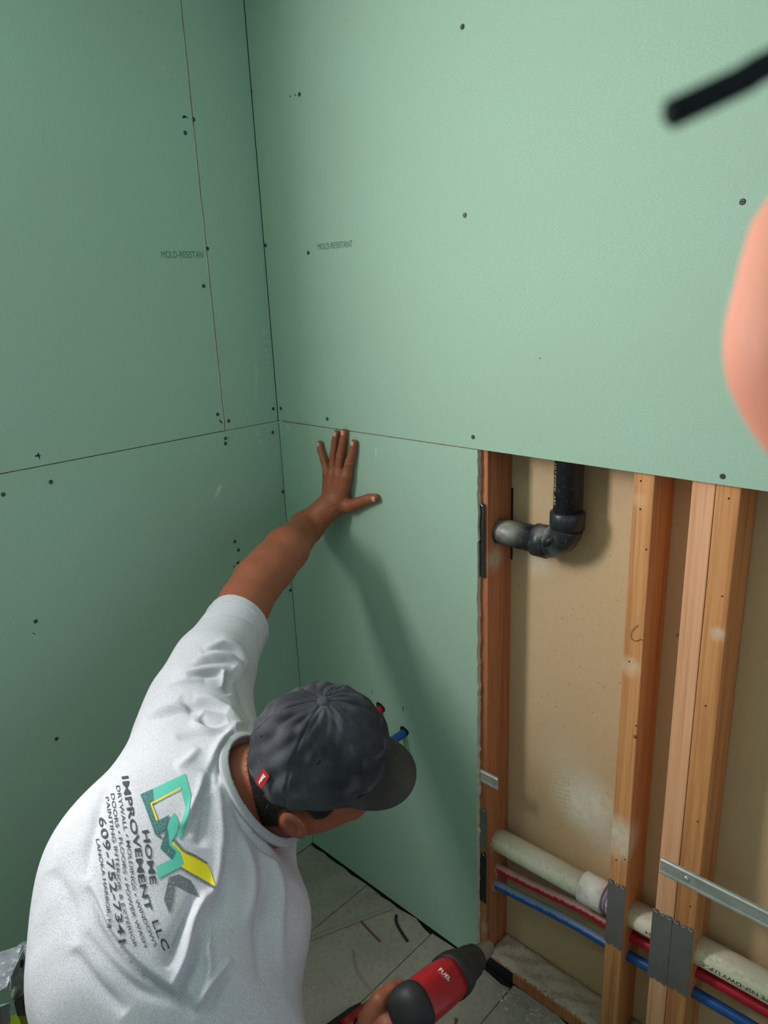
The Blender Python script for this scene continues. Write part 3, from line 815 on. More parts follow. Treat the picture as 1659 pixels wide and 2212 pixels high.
sh = {'c0': cam(470, 1765, 1.22), 'c1': cam(335, 1900, 1.13), 'c2': cam(342, 2060, 1.065), 'c3': cam(445, 2400, 1.0)}
Bd.add(rcone(sh['c0'], sh['c1'], .10, .12), .03); Bd.add(rcone(sh['c1'], sh['c2'], .12, .14), .03); Bd.add(rcone(sh['c2'], sh['c3'], .14, .15), .03)
lsh = cam(425, 1590, 1.37); rsh = cam(535, 1990, 1.13)
Bd.add(rcone(lsh, sh['c0'], .062, .10), .03); Bd.add(rcone(rsh, sh['c0'], .055, .078), .03)
Bd.add(rcone(hd(-.01, 0, -.11), cam(585, 1745, 1.25), .046, .055), .03)
arm = [cam(450, 1480, 1.43), cam(517, 1332, 1.55), cam(530, 1302, 1.58), cam(557, 1256, 1.62), cam(587, 1224, 1.65), cam(619, 1186, 1.69)]
arr = [.054, .0535, .054, .0535, .0525, .0500]
wrist = onY(708, 1098, -.040); mid = onY(660, 1141, -.085)
arm += [mid, wrist]; arr += [.040, .0315]
Bd.add(rcone(lsh, arm[0], .062, .055), .02)
for i in range(len(arm)-1): Bd.add(rcone(arm[i], arm[i+1], arr[i], arr[i+1]), .016)
# left hand flat on the board
def hz(x, y): return (640+x/7.54, 880+y/7.54)
def hp_(x, y, yy): px = hz(x, y); return onY(px[0], px[1], -yy)
def hr_(r, x=600, y=1000): return r/7.54*1.82/FPX*1.08+.0005
fing = {
 'little': [(385, 592, .0075, 46), (398, 700, .0085, 49), (448, 850, .0105, 52), (512, 1060, .014, 62)],
 'ring': [(656, 420, .0075, 47), (630, 560, .0085, 50), (607, 760, .0115, 54), (592, 1060, .015, 64)],
 'middle': [(783, 405, .0075, 50), (762, 560, .0085, 56), (722, 780, .0120, 64), (690, 1070, .0155, 72)],
 'index': [(940, 578, .0075, 50), (918, 720, .0085, 57), (868, 905, .0120, 68), (815, 1120, .0155, 78)],
 'thumb': [(1290, 1475, .0085, 60), (1180, 1492, .0095, 72), (1040, 1545, .012, 78), (860, 1610, .016, 96), (690, 1600, .019, 100)]}
for nme, P in fing.items():
    Q = [(hp_(x, y, yy+.001), hr_(r)) for x, y, yy, r in P]
    for (a, ra), (b, rb) in zip(Q, Q[1:]): Bd.add(rcone(a, b, ra, rb), .0035)
for P in (((508, 1100, .0155, 72), (545, 1500, .019, 125)), ((595, 1100, .0165, 74), (590, 1500, .020, 130)), ((700, 1100, .017, 80), (650, 1500, .021, 130)), ((812, 1130, .017, 84), (720, 1480, .021, 125))):
    (a, b) = P; Bd.add(rcone(hp_(a[0], a[1], a[2]), hp_(b[0], b[1], b[2]), hr_(a[3]), hr_(b[3])), .010)
Bd.add(rcone(hp_(620, 1500, .022), wrist, hr_(150), .031), .015)
# right arm and the hand closed on the driver
relb = cam(575, 2400, 1.10); rwr = cam(800, 2290, 1.06)
Bd.add(rcone(rsh, relb, .052, .045), .02); Bd.add(rcone(relb, rwr, .044, .030), .02)
DR = cam(884, 2182, 1.02); DT = cam(1058, 2043, 1.19)      # driver: rear and tip
DA = unit(DT-DR)
DH = unit(cam(792, 2216, 1.10)-DR)                          # towards the foot of the handle
DH = unit(DH-DA*(DH@DA)); DS = np.cross(DA, DH)
def dr(a, h, s): return DR+DA*a+DH*h+DS*s
Bd.add(rcone(rwr, dr(.015, .075, .0), .030, .026), .02)
side = 1 if (DS@C3((0, 0, -1))) > 0 else -1
NS = DS*side                                                 # side of the driver that faces the camera
def drn(a, h, s): return DR+DA*a+DH*h+NS*s
Bd.add(rcone(drn(.002, .048, .012), drn(-.006, .095, .010), .026, .024), .015)     # back of the hand
for k in range(4):                                           # fingers curl round the handle
    h_ = .048+k*.0185
    P = [drn(.004, h_, .026), drn(.045, h_+.001, .026), drn(.060, h_+.002, .006), drn(.048, h_+.001, -.018), drn(.026, h_, -.022)]
    if k == 0: P = [drn(.004, h_, .028), drn(.046, h_-.004, .028), drn(.068, h_-.006, .012), drn(.064, h_-.004, -.008), drn(.052, h_-.002, -.014)]
    rr_ = [.0105, .0098, .0092, .0085, .0078]
    for i in range(4): Bd.add(rcone(P[i], P[i+1], rr_[i], rr_[i+1]), .003)
P = [drn(-.012, .070, -.012), drn(-.004, .042, -.026), drn(.016, .034, -.029), drn(.034, .034, -.027)]
for i in range(3): Bd.add(rcone(P[i], P[i+1], (.016, .0125, .0105, .0095)[i], (.0125, .0105, .0095)[i]), .004)
for s in (-1, 1):
    ec = hd(-.038, s*.078, -.066)
    ax = unit(HU*.93+HF*-.25); ay = unit(HR*s*.85-HF*.5); ay = unit(ay-ax*(ay@ax)); az = np.cross(ax, ay)
    Bd.cut(ellips(ec+ay*.0085+ax*.002, (.021, .0075, .011), np.stack([ax, ay, az])), .003)
    Bd.cut(ellips(hd(.096, s*.031, -.047), (.012, .014, .007), MH), .006)          # eye socket
def inwall(p): return -p[:, 1]-.0005       # keep the hand from sinking into the board
class Clip:
    def __init__(s, B): s.B = B; s.p = B.p
    def __call__(s, P, active=None): return np.maximum(s.B(P, active), P[:, 1]+.0008)
BC = Clip(Bd)
pts_all = np.array([arm[0], arm[-1], hp_(1350, 1500, 0), hp_(700, 330, 0), HB, sh['c3'], relb, rwr, drn(.1, .1, 0), sh['c2']])
lo_ = pts_all.min(0)-.17; hi_ = pts_all.max(0)+.14; hi_[1] = .004; lo_[2] = max(lo_[2], .45)
person = empty('person', tuple(np.array([.62, -.72, 0])), 'man in grey t-shirt and black cap bending over, one hand on the wall', 'person')
def surf(name, B, lo_, hi_, h, m, parent, disp=None, smooth_it=1, newton=False):
    V, F = polygonize(B, lo_, hi_, h)
    used = np.unique(F); mp_ = -np.ones(len(V), int); mp_[used] = np.arange(len(used)); V = V[used]; F = mp_[F]
    if smooth_it:
        E = np.concatenate([F[:, [0, 1]], F[:, [1, 2]], F[:, [2, 3]], F[:, [3, 0]]])
        for _ in range(smooth_it):
            s = np.zeros_like(V); c = np.zeros(len(V))
            for a in range(3): s[:, a] = np.bincount(E[:, 0], V[E[:, 1], a], len(V))+np.bincount(E[:, 1], V[E[:, 0], a], len(V))
            c = np.bincount(E[:, 0], minlength=len(V))+np.bincount(E[:, 1], minlength=len(V))
            V = V*.5+.5*s/c[:, None]
    if newton:
        for _ in range(1):
            n_ = grad(B, V, .0008); V = V-n_*np.clip(B(V), -.0015, .0015)[:, None]*.8
    if disp is not None: V = disp(V, B)
    o = obj(name, V, F, m, parent, True)
    return o, V, F
def skin_disp(V, B):
    # knuckle creases on the fingers
    V = V.copy(); sel = np.where(V[:, 1] > -.06)[0]; V0 = V; V = V0[sel]
    n = grad(B, V, .004)
    P = topx(V)
    d = np.zeros(len(V))
    for x, y, w_, ln, a in ((600, 770, 5, 55, 0), (735, 782, 6, 62, 0), (850, 905, 6, 66, 0), (452, 840, 5, 50, 0), (1085, 1520, 6, 60, 1.1), (1120, 1508, 6, 60, 1.1), (560, 1640, 12, 120, .5)):
        c = np.array(hz(x, y)); q = (P-c)*7.54
        ca, sa = math.cos(a), math.sin(a); u = q[:, 0]*ca-q[:, 1]*sa; v = q[:, 0]*sa+q[:, 1]*ca
        d -= .0015*np.exp(-(v/w_)**2-(u/ln)**4)*(V[:, 1] > -.06)
    V0[sel] = V+n*d[:, None]
    return V0
body, BV, BF = surf('body', BC, lo_, hi_, .0024, SKIN, person, skin_disp, newton=True)
# nails
def nail(c_, tangent, nrm, L_, W_):
    t = unit(np.asarray(tangent)); n = unit(np.asarray(nrm)-t*(np.asarray(nrm)@t)); s = np.cross(t, n)
    V = []; F = []; nu, nv = 8, 8
    for i in range(nu+1):
        for j in range(nv+1):
            u = i/nu*2-1; v = j/nv*2-1
            wv = W_*(1-.25*max(0, -u)**2-.55*max(0, u-.55)); 
            V.append(c_+t*u*L_*(1-.18*v*v)+s*v*wv+n*(.0016-(v*v)*W_*.33-u*u*.0006))
    for i in range(nu):
        for j in range(nv):
            q = i*(nv+1)+j; F.append((q, q+1, q+nv+2, q+nv+1))
    return obj('nail', V, F, NAIL, body, True)
for nme, (ix, sz) in {'little': (0, .8), 'ring': (0, 1.), 'middle': (0, 1.), 'index': (0, 1.), 'thumb': (0, 1.15)}.items():
    P = fing[nme]; a = hp_(P[0][0], P[0][1], P[0][2]+.001); b = hp_(P[1][0], P[1][1], P[1][2]+.001); r_ = hr_(P[0][3])
    t = unit(a-b); nv = unit(CAM-a); nv = unit(np.array((0, -1, 0))*.72+nv*.28+np.array((-.25, 0, 0)))
    if nme == 'thumb': nv = unit(np.array((0.05, -1, -.15)))
    nv = unit(nv-t*(nv@t))
    nail(a-t*.0022+nv*(r_-.0012), t, nv, .0078*sz, .0058*sz)
# eyes, lips
for s in (-1, 1):
    V, F = [], []
    c = Vector(hd(.0795, s*.031, -.049))
    bm = bmesh.new(); bmesh.ops.create_uvsphere(bm, u_segments=16, v_segments=12, radius=.0115); bmesh.ops.translate(bm, verts=bm.verts, vec=c)
    e_ = obj_bm('eye', bm, EYEW, body, True)
    bm = bmesh.new(); bmesh.ops.create_uvsphere(bm, u_segments=12, v_segments=8, radius=.0055); bmesh.ops.translate(bm, verts=bm.verts, vec=c+Vector(HF)*.0072)
    obj_bm('iris', bm, EYED, body, True)
o_, _, _ = surf('lips', ellips_b := Blob().add(ellips(hd(.0975, 0, -.0945), (.006, .021, .0035), MH)).add(ellips(hd(.0965, 0, -.1015), (.006, .018, .004), MH), .002), hd(.0975, 0, -.098)-.03, hd(.0975, 0, -.098)+.03, .0015, LIP, body)
# --- hair: short dark crop under the cap plus a fuzz of single short hairs
class Fn:
    def __init__(s, fn): s.fn = fn; s.p = [(fn, .01)]
    def __call__(s, P, active=None): return s.fn(P)
headB = Blob()
for fn, k in Bd.p[:2]: headB.add(fn, k)
headB.add(Bd.p[2][0], .03); headB.add(Bd.p[3][0], .03); headB.add(rcone(neck0, c7, .062, .080), .03)
def hairfn(P):
    q = (P-HB)@MH.T
    d = headB(P)-.0045
    fwd, rt, up = q[:, 0], np.abs(q[:, 1]), q[:, 2]
    low = -.064-.028*np.clip((-fwd-.02)/.05, 0, 1)            # hairline drops behind the ear
    side_ = np.where(fwd > -.012, -.062, low)
    d = smax(d, side_-up, .008)
    d = smax(d, fwd-.024-.45*(up+.03), .006)
    d = smax(d, -.101-fwd-.35*(up+.05), .006)
    d = smax(d, up+.006, .004)
    ear = np.sqrt(((fwd+.036)/.026)**2+((up+.066)/.034)**2)
    d = smax(d, (1-ear)*.02, .004)
    return d
hair, HV, HFc = surf('hair', Fn(hairfn), HB-.17, HB+.17, .003, HAIR, person)
gr = grad(headB, HV); qh = (HV-HB)@MH.T
idx = np.where((qh[:, 2] < .02) & (np.abs(headB(HV)) > .002))[0]
idx = rng.choice(idx, 6000)
V = []; F = []
for i in idx:
    n_ = gr[i]; d_ = unit(n_*.9-HU*.7-HF*.35+rng.normal(size=3)*.25); s_ = unit(np.cross(d_, rng.normal(size=3)))*.00028
    p0 = HV[i]-n_*.001+rng.normal(size=3)*.0012; ln = rng.uniform(.004, .0085)
    b = len(V); V += [p0+s_, p0-s_, p0+np.cross(d_, s_), p0+d_*ln]; F += [(b, b+1, b+3), (b+1, b+2, b+3), (b+2, b, b+3)]
o = obj('hair_strands', V, F, HAIR, hair); o['kind'] = 'stuff'
# --- t-shirt
Sh = Blob()
Sh.add(rcone(sh['c0'], sh['c1'], .122, .152), .05)
Sh.add(rcone(sh['c1'], sh['c2'], .152, .163), .05)
Sh.add(rcone(sh['c2'], sh['c3'], .163, .158), .05)
Sh.add(rcone(lsh, sh['c0'], .100, .122), .05)
Sh.add(rcone(cam(420, 1600, 1.35), sh['c1'], .098, .148), .05)
Sh.add(rcone(rsh, sh['c0'], .080, .105), .06)
Sh.add(rcone(rsh, sh['c2'], .080, .12), .05)
slv = [lsh, cam(432, 1520, 1.40), cam(462, 1440, 1.46), cam(500, 1372, 1.525), cam(530, 1312, 1.575)]
slr = [.100, .090, .078, .0635, .0600]
for i in range(4): Sh.add(rcone(slv[i], slv[i+1], slr[i], slr[i+1]), .03)
rs2 = cam(535, 2200, 1.10); rs3 = cam(560, 2400, 1.12)
Sh.add(rcone(rsh, rs2, .078, .070), .04); Sh.add(rcone(rs2, rs3, .068, .066), .03)
# hem of the raised sleeve, and the hollow for the arm
hc = cam(522, 1340, 1.55); ha = unit(arm[3]-arm[0]); ha = unit(ha+C3((.10, .30, .35))*.55)
def hemcut(P): return -((P-hc)@ha)-.0   # positive inside kept part -> subtract beyond
Sh.cut(lambda P: -((P-hc)@ha), .003)
ac = [rcone(arm[0], arm[1], .0575, .0575), rcone(arm[1], arm[3], .0575, .0575)]
Sh.cut(lambda P: np.maximum(np.minimum(ac[0](P), ac[1](P)), -((P-hc)@ha)-.014), .0015)
# collar hollow: a flattened ball round the base of the neck
nd = unit(neck0-c7)
cavc = cam(612, 1678, 1.180)
Mc = np.stack(frame_of(nd, C3((0, -1, 0))));
def cav(P):
    return ellips(cavc, (.105, .086, .092), Mc)(P)
Sh.cut(cav, .004)
Sh.cut(rcone(cavc, cam(790, 1745, 1.19), .086, .140), .02)
Sh.cut(lambda P: (P@np.array((0, 0, 1.)))-.575+0*P[:, 0], .002)
Sh.post.pop()
# lower hem
hemz = sh['c3']
FOLDS = []     # (points px, amplitude m, width px)
def fz(x, y): return (300+x/3.687, 1050+y/3.687)
def bz(x, y): return (150+x/4.74, 1640+y/4.74)
def lz(x, y): return (x/3.318, 1900+y/3.318)
def fold(pts, amp, w_, zf=None):
    FOLDS.append(([zf(*p) if zf else p for p in pts], amp, w_))
fold([(500, 1063), (600, 1030), (700, 1012), (830, 1045), (930, 1120), (965, 1180), (960, 1260)], -.0018, 2.6, fz)
fold([(520, 1300), (600, 1262), (690, 1240), (790, 1290), (850, 1400), (855, 1480)], .0035, 7, fz)
fold([(500, 1335), (620, 1300), (740, 1315), (810, 1400)], -.0030, 6, fz)
fold([(430, 1400), (560, 1340), (690, 1345), (790, 1410), (830, 1520)], .0035, 7, fz)
fold([(440, 1440), (560, 1400), (690, 1400), (760, 1440)], -.0035, 6, fz)
fold([(300, 1500), (400, 1490), (560, 1462), (660, 1476), (740, 1520)], .0042, 7, fz)
fold([(390, 1530), (540, 1510), (655, 1510)], -.0032, 7, fz)
fold([(662, 1480), (668, 1540), (660, 1610)], .0035, 4, fz)
fold([(690, 1500), (700, 1580), (720, 1660)], -.0035, 7, fz)
fold([(200, 1600), (340, 1560), (520, 1540)], .003, 8, fz)
fold([(330, 1680), (400, 1735), (520, 1740), (620, 1770), (700, 1800)], -.0085, 8, fz)
fold([(430, 1690), (560, 1700), (690, 1775), (760, 1830), (860, 1900)], .0075, 8, fz)
fold([(60, 1900), (150, 1850), (300, 1800), (440, 1785), (500, 1800)], -.0070, 8, fz)
fold([(70, 1850), (160, 1800), (290, 1765), (400, 1765)], .0055, 8, fz)
fold([(500, 1810), (530, 1870), (610, 1900), (700, 1890)], -.0085, 8, fz)
fold([(420, 1850), (470, 1905), (560, 1930), (700, 1910), (830, 1920)], .0075, 8, fz)
fold([(760, 1560), (820, 1660), (860, 1780), (900, 1860)], -.004, 9, fz)
fold([(300, 2000), (500, 1965), (650, 1960), (760, 1935)], -.0045, 9, fz)
fold([(534, 1578), (508, 1572), (482, 1598), (462, 1630), (448, 1665)], .0075, 8)
fold([(512, 1585), (494, 1608), (478, 1650), (470, 1700)], -.0060, 7)
fold([(430, 1615), (410, 1640), (380, 1660)], .003, 9)
fold([(1470, 40), (1420, 250), (1300, 520), (1190, 800)], -.0060, 9, bz)
fold([(1380, 120), (1330, 330), (1230, 560), (1180, 700)], .0040, 9, bz)
fold([(1500, 150), (1545, 500), (1545, 900), (1500, 1290), (1350, 1500), (1230, 1700)], .0060, 10, bz)
fold([(1420, 350), (1380, 620), (1330, 900)], -.0040, 12, bz)
fold([(1600, 900), (1590, 1200), (1540, 1450), (1400, 1750), (1300, 2000)], -.0065, 12, bz)
fold([(620, 50), (690, 200), (760, 360), (880, 525), (1050, 710), (1280, 856), (1380, 950)], -.0110, 7, lz)
fold([(660, 20), (740, 180), (810, 340), (930, 500), (1090, 660), (1290, 800)], .0080, 9, lz)
fold([(600, 380), (800, 620), (1000, 790), (1280, 880), (1400, 1000)], -.0030, 12, lz)
fold([(520, 500), (700, 760), (900, 960)], -.0035, 14, lz)
fold([(1480, 80), (1380, 300), (1320, 560), (1220, 790)], .0080, 8, lz)
fold([(1400, 100), (1270, 420), (1190, 640)], -.0055, 9, lz)
fold([(1540, 200), (1480, 480), (1490, 640), (1420, 900)], .0070, 8, lz)
fold([(1440, 380), (1390, 600), (1310, 800), (1370, 900)], -.0085, 8, lz)
fold([(1659, 560), (1560, 660), (1470, 790), (1400, 940)], .0075, 8, lz)
fold([(1640, 700), (1540, 850), (1480, 1000)], -.0060, 9, lz)
fold([(590, 1830), (604, 1920), (600, 2020), (612, 2120)], .0045, 12)
fold([(560, 1820), (572, 1920), (560, 2020), (570, 2130)], -.0045, 12)
fold([(520, 1800), (545, 1900), (530, 2010)], .0040, 12)
fold([(250, 1660), (215, 1740), (190, 1830), (185, 1900)], -.004, 12)
fold([(110, 1880), (150, 1950), (160, 2040)], -.0025, 16)
fold([(545, 1790), (600, 1850), (640, 1900)], -.0035, 9)
fold([(500, 1730), (540, 1800), (600, 1850)], -.003, 7)
def fold_disp(V, B, scale=1.):
    n = grad(B, V); P = topx(V); vd = CAM-V; vd /= np.linalg.norm(vd, axis=1, keepdims=True)
    wgt = np.clip((n*vd).sum(1)*2.2, 0, 1)
    out = np.zeros(len(V))
    for pts, amp, w_ in FOLDS:
        amp = amp*(2.3 if abs(amp) < .006 else 1.25); w_ = w_*.88
        C_ = np.array([p[:2] for p in catmull([(x, y, 0) for x, y in pts], 5)])
        bb = (P[:, 0] > C_[:, 0].min()-4*w_) & (P[:, 0] < C_[:, 0].max()+4*w_) & (P[:, 1] > C_[:, 1].min()-4*w_) & (P[:, 1] < C_[:, 1].max()+4*w_)
        ii = np.where(bb)[0]
        if not len(ii): continue
        q = P[ii]; best = np.full(len(ii), 1e9); tt = np.zeros(len(ii)); m = len(C_)-1
        for k in range(m):
            a = C_[k]; d = C_[k+1]-a; t = np.clip(((q-a)@d)/(d@d+1e-9), 0, 1)
            dist = np.linalg.norm(q-a-t[:, None]*d, axis=1); up_ = dist < best
            best = np.where(up_, dist, best); tt = np.where(up_, (k+t)/m, tt)
        env = np.sin(np.pi*np.clip(tt, .0, 1.))**.8
        env = np.where(w_ < 3, 1, env)
        out[ii] += amp*env*(.62*np.exp(-(best/w_)**2)+(.38*np.exp(-(best/(2.3*w_))**2) if w_ > 3 else 0))
    # broad soft undulation of loose cloth
    f_ = lambda a, b, c, ph: np.sin(V@np.array([a, b, c])+ph)
    out += .0013*f_(31, 22, 40, 0)*f_(17, -35, 12, 1)+.0009*f_(70, -44, 51, 2)*f_(-29, 60, 33, .3)
    return V+n*(out*wgt*scale)[:, None]
slo = np.array([cam(560, 1300, 1.6), sh['c3'], cam(40, 1950, 1.1), rs3, lsh, rsh]).min(0)-.16
shi = np.array([cam(560, 1300, 1.6), sh['c3'], rs3, lsh, rsh, sh['c1']]).max(0)+.18
slo[2] = .49
class Cutz:
    def __init__(s, B, z): s.B = B; s.p = B.p; s.z = z
    def __call__(s, P, active=None): return smax(s.B(P, active), s.z-P[:, 2]+.02*np.sin(P[:, 0]*14), .004)
shirt, SV, SF = surf('t_shirt', Cutz(Sh, .53), slo, shi, .0027, SHIRT, person, fold_disp)
bvh = BVHTree.FromPolygons([Vector(v) for v in SV], [tuple(map(int, f_)) for f_ in SF])
# ribbed collar
def collarfn(P):
    s = Sh(P) if False else None
    return None
ShNoCut = Blob(); ShNoCut.p = Sh.p
def collar(P):
    b = ShNoCut(P); c = cav(P)
    return smax(smax(b-.0028, -(b+.006), .002), smax(c-.013, -c-.001, .002), .002)
class Fn2:
    def __init__(s, fn): s.fn = fn; s.p = ShNoCut.p
    def __call__(s, P, active=None): return s.fn(P)
surf('collar', Fn(collar), cavc-.16, cavc+.16, .0022, COLLARM, shirt)
ShArm = Blob(); ShArm.p = Sh.p[-6:-2]
def hemband(P):
    b = ShArm(P); t_ = (P-hc)@ha
    return smax(smax(b-.0024, -(b+.004), .002), smax(t_-.0005, -t_-.021, .002), .002)
surf('sleeve_hem', Fn(hemband), hc-.10, hc+.10, .0020, SHIRT, shirt)
# --- print on the back, laid on the cloth
def drape(name, bm, tof, m, off=.0010, L_=3.5):
    """bm verts carry pixel positions of the print as seen; put each on the cloth"""
    subdiv_long(bm, L_, 6)
    dead = []
    for v in bm.verts:
        x, y = tof(v.co.x, v.co.y)
        d = Vector(ray(x, y)).normalized()
        hit, n_, _, _ = bvh.ray_cast(Vector(CAM), d)
        if hit is None: dead.append(v); v.co = Vector(cam(x, y, 1)); continue
        if n_.dot(d) > 0: n_ = -n_
        v.co = hit+n_*off*.5-d*off*.8
    bmesh.ops.delete(bm, geom=dead, context='VERTS')
    bm.normal_update()
    V = [v.co[:] for v in bm.verts]; bm.verts.index_update(); F = [[v.index for v in f_.verts] for f_ in bm.faces]; bm.free()
    return obj(name, V, F, m, shirt, True)
def print_line(s, base, h, m, bold=0., spacing=1.):
    """base: baseline as traced points (zoomed print frame)"""
    bm = text_mesh(s, 1., bold, spacing)
    subdiv_long(bm, .3, 3)
    xs_ = [v.co.x for v in bm.verts]; x0, x1 = min(xs_), max(xs_)
    C_ = np.array([p[:2] for p in catmull([(*bz(*p), 0) for p in base], 8)])
    for _ in range(6): C_[1:-1] = .25*C_[:-2]+.5*C_[1:-1]+.25*C_[2:]
    L_ = np.concatenate([[0], np.cumsum(np.linalg.norm(np.diff(C_, axis=0), axis=1))])
    for v in bm.verts:
        u = (v.co.x-x0)/(x1-x0)*L_[-1]
        q = np.array([np.interp(u, L_, C_[:, 0]), np.interp(u, L_, C_[:, 1])])
        q2 = np.array([np.interp(u+8, L_, C_[:, 0]), np.interp(u+8, L_, C_[:, 1])]); q1 = np.array([np.interp(u-8, L_, C_[:, 0]), np.interp(u-8, L_, C_[:, 1])])
        t = unit(q2-q1)
        q = q+np.array([t[1], -t[0]])*(v.co.y/.72*h)
        v.co = Vector((q[0], q[1], 0))
    return drape('printed_text', bm, lambda x, y: (x, y), m)
print_line('HOME', [(742, 735), (770, 900), (800, 1100), (828, 1285)], 14.5, BLACKPR, .016, 1.05)
print_line('IMPROVEMENT', [(536, 180), (575, 440), (625, 700), (672, 950), (705, 1230), (785, 1560)], 14.5, BLACKPR, .016)
print_line('LLC', [(842, 1665), (900, 1810), (968, 1965)], 14.5, BLACKPR, .016, 1.05)
print_line('DRYWALL • MOLDINGS • WINDOWS', [(476, 275), (515, 500), (550, 700), (576, 820), (610, 1080), (642, 1320), (682, 1480), (770, 1690), (868, 1925)], 8.3, BLACKPR, .002)
print_line('DOORS • FLOORS • POWER WASH', [(423, 355), (462, 640), (500, 800), (540, 1080), (565, 1290), (635, 1580), (700, 1750), (765, 1930)], 8., BLACKPR, .002)
print_line('PAINTING INTERIOR & EXTERIOR', [(368, 390), (400, 600), (432, 800), (460, 950), (480, 1180), (498, 1340), (545, 1560), (600, 1750), (665, 1935)], 7.8, BLACKPR, .002)
print_line('609-752-7341', [(298, 600), (345, 880), (380, 1040), (400, 1200), (415, 1320), (445, 1470), (472, 1630), (510, 1880)], 15., BLACKPR, .012, 1.05)
print_line('LANOKA HARBOR, NJ', [(272, 820), (300, 1000), (328, 1150), (345, 1280), (365, 1420), (400, 1725)], 7.4, BLACKPR, .004)
def print_poly(name, pts, m, off=.0010):
    bm = bmesh.new()
    vs = [bm.verts.new((*bz(x, y), 0)) for x, y in pts]
    for t_ in tessellate_polygon([[v.co for v in vs]]): bm.faces.new([vs[k] for k in t_])
    return drape(name, bm, lambda x, y: (x, y), m, off, 3.)
print_poly('logo_letter', [(725, 365), (950, 260), (1185, 148), (1245, 372), (1222, 560), (1190, 700), (1135, 830), (1100, 765), (1150, 640), (1190, 500), (1165, 400), (1135, 290), (985, 370), (835, 455), (890, 640), (1020, 575), (985, 720), (900, 770), (945, 790), (925, 808), (875, 770), (830, 640), (780, 500)], TEAL)
print_poly('logo_shade', [(725, 365), (850, 308), (860, 440), (835, 455), (890, 640), (1020, 575), (985, 720), (900, 770), (945, 790), (925, 808), (875, 770), (830, 640), (780, 500)], TEALDK, .0016)
print_poly('logo_edge', [(828, 455), (1138, 290), (1143, 302), (845, 464), (905, 625), (890, 640)], YEL, .0018)
print_poly('logo_letter', [(1075, 545), (1115, 640), (1105, 740), (1045, 850), (1140, 960), (1175, 1075), (1130, 1110), (910, 1225), (888, 1100), (1045, 1025), (930, 912), (985, 740), (1025, 620)], TEAL)
print_poly('logo_shade', [(930, 912), (985, 740), (1000, 700), (1010, 870), (1080, 940), (1045, 1025)], TEALDK, .0016)
print_poly('logo_letter', [(1060, 840), (1160, 940), (1290, 1000), (1410, 1075), (1445, 1150), (1500, 1310), (1300, 1200), (1140, 1100), (1175, 1075), (1140, 960), (1045, 870)], YEL)
print_poly('logo_edge', [(1075, 812), (1170, 925), (1300, 985), (1415, 1062), (1412, 1078), (1290, 1005), (1155, 945), (1060, 840)], GREYPR, .0018)
print_poly('logo_edge', [(1140, 1132), (1300, 1215), (1485, 1325), (1500, 1310), (1300, 1195), (1150, 1120)], GREYPR, .0018)
print_poly('logo_letter', [(1020, 1210), (1120, 1180), (1240, 1240), (1330, 1410), (1200, 1350), (1075, 1280), (1060, 1420), (1025, 1585), (968, 1440)], GREYPR)
# --- cap
def crown_pt(th_, ph_):
    """th_ 0 front, grows to the wearer's left; ph_ 0 at the band, pi/2 at the button"""
    cx = math.cos(ph_); s = math.sin(ph_)
    k = cx**.86
    f_ = math.cos(th_); r_ = math.sin(th_)
    L1 = .110 if f_ > 0 else .107
    R0 = np.array([f_*L1*k, r_*.088*k, s**.95*.118+.0])
    seam = abs(math.sin(3*th_/1.0+math.pi/2*0))     # six seams
    dseam = abs(((th_/(math.pi/3)+.0) % 1)-.5)*2     # 1 on seam
    dd = (1-dseam)
    ang = dd*math.pi/6*k*.1
    groove = -.0010*math.exp(-(ang/.0013)**2)+.0005*math.exp(-((ang-.0045)/.002)**2)
    puff = .0008*(1-dseam**2)*math.sin(2*ph_)
    wr = .0016*math.sin(5*th_+9*ph_)*math.sin(3*ph_+2*th_)+.0014*math.sin(11*th_-7*ph_)*math.sin(2*ph_)+.0010*math.sin(17*th_+13*ph_)
    # slack pinches running from the button down the rear and side
    for t0, a_, w_ in ((1.05, .0045, .10), (1.50, -.0050, .22), (2.15, .0030, .12), (2.75, -.0040, .16), (-2.7, .003, .15), (-2.1, -.003, .2), (.62, -.002, .12)):
        dt = (th_-t0+math.pi) % (2*math.pi)-math.pi
        wr += a_*math.exp(-(dt/w_)**2)*max(0, math.sin(ph_*1.9))
    top = max(0, (ph_-1.15)/.35); wr *= (1-min(1, top))
    nrm = unit(np.array([f_*k, r_*k, s]))
    return R0+nrm*(groove*(k > .03)+puff+wr)
NT, NP = 288, 90
cap = empty('cap', tuple(hd(0, 0, 0)), parent=person)
V = []
for j in range(NP):
    ph_ = (-.16+(math.pi/2+.14)*j/(NP-1)) if False else (math.pi/2*.995)*j/(NP-1)
    for i in range(NT):
        q = crown_pt(2*math.pi*i/NT-math.pi, ph_); V.append(hd(*q))
F = []
for j in range(NP-1):
    for i in range(NT): F.append((j*NT+i, j*NT+(i+1) % NT, (j+1)*NT+(i+1) % NT, (j+1)*NT+i))
F.append(tuple((NP-1)*NT+i for i in range(NT)))
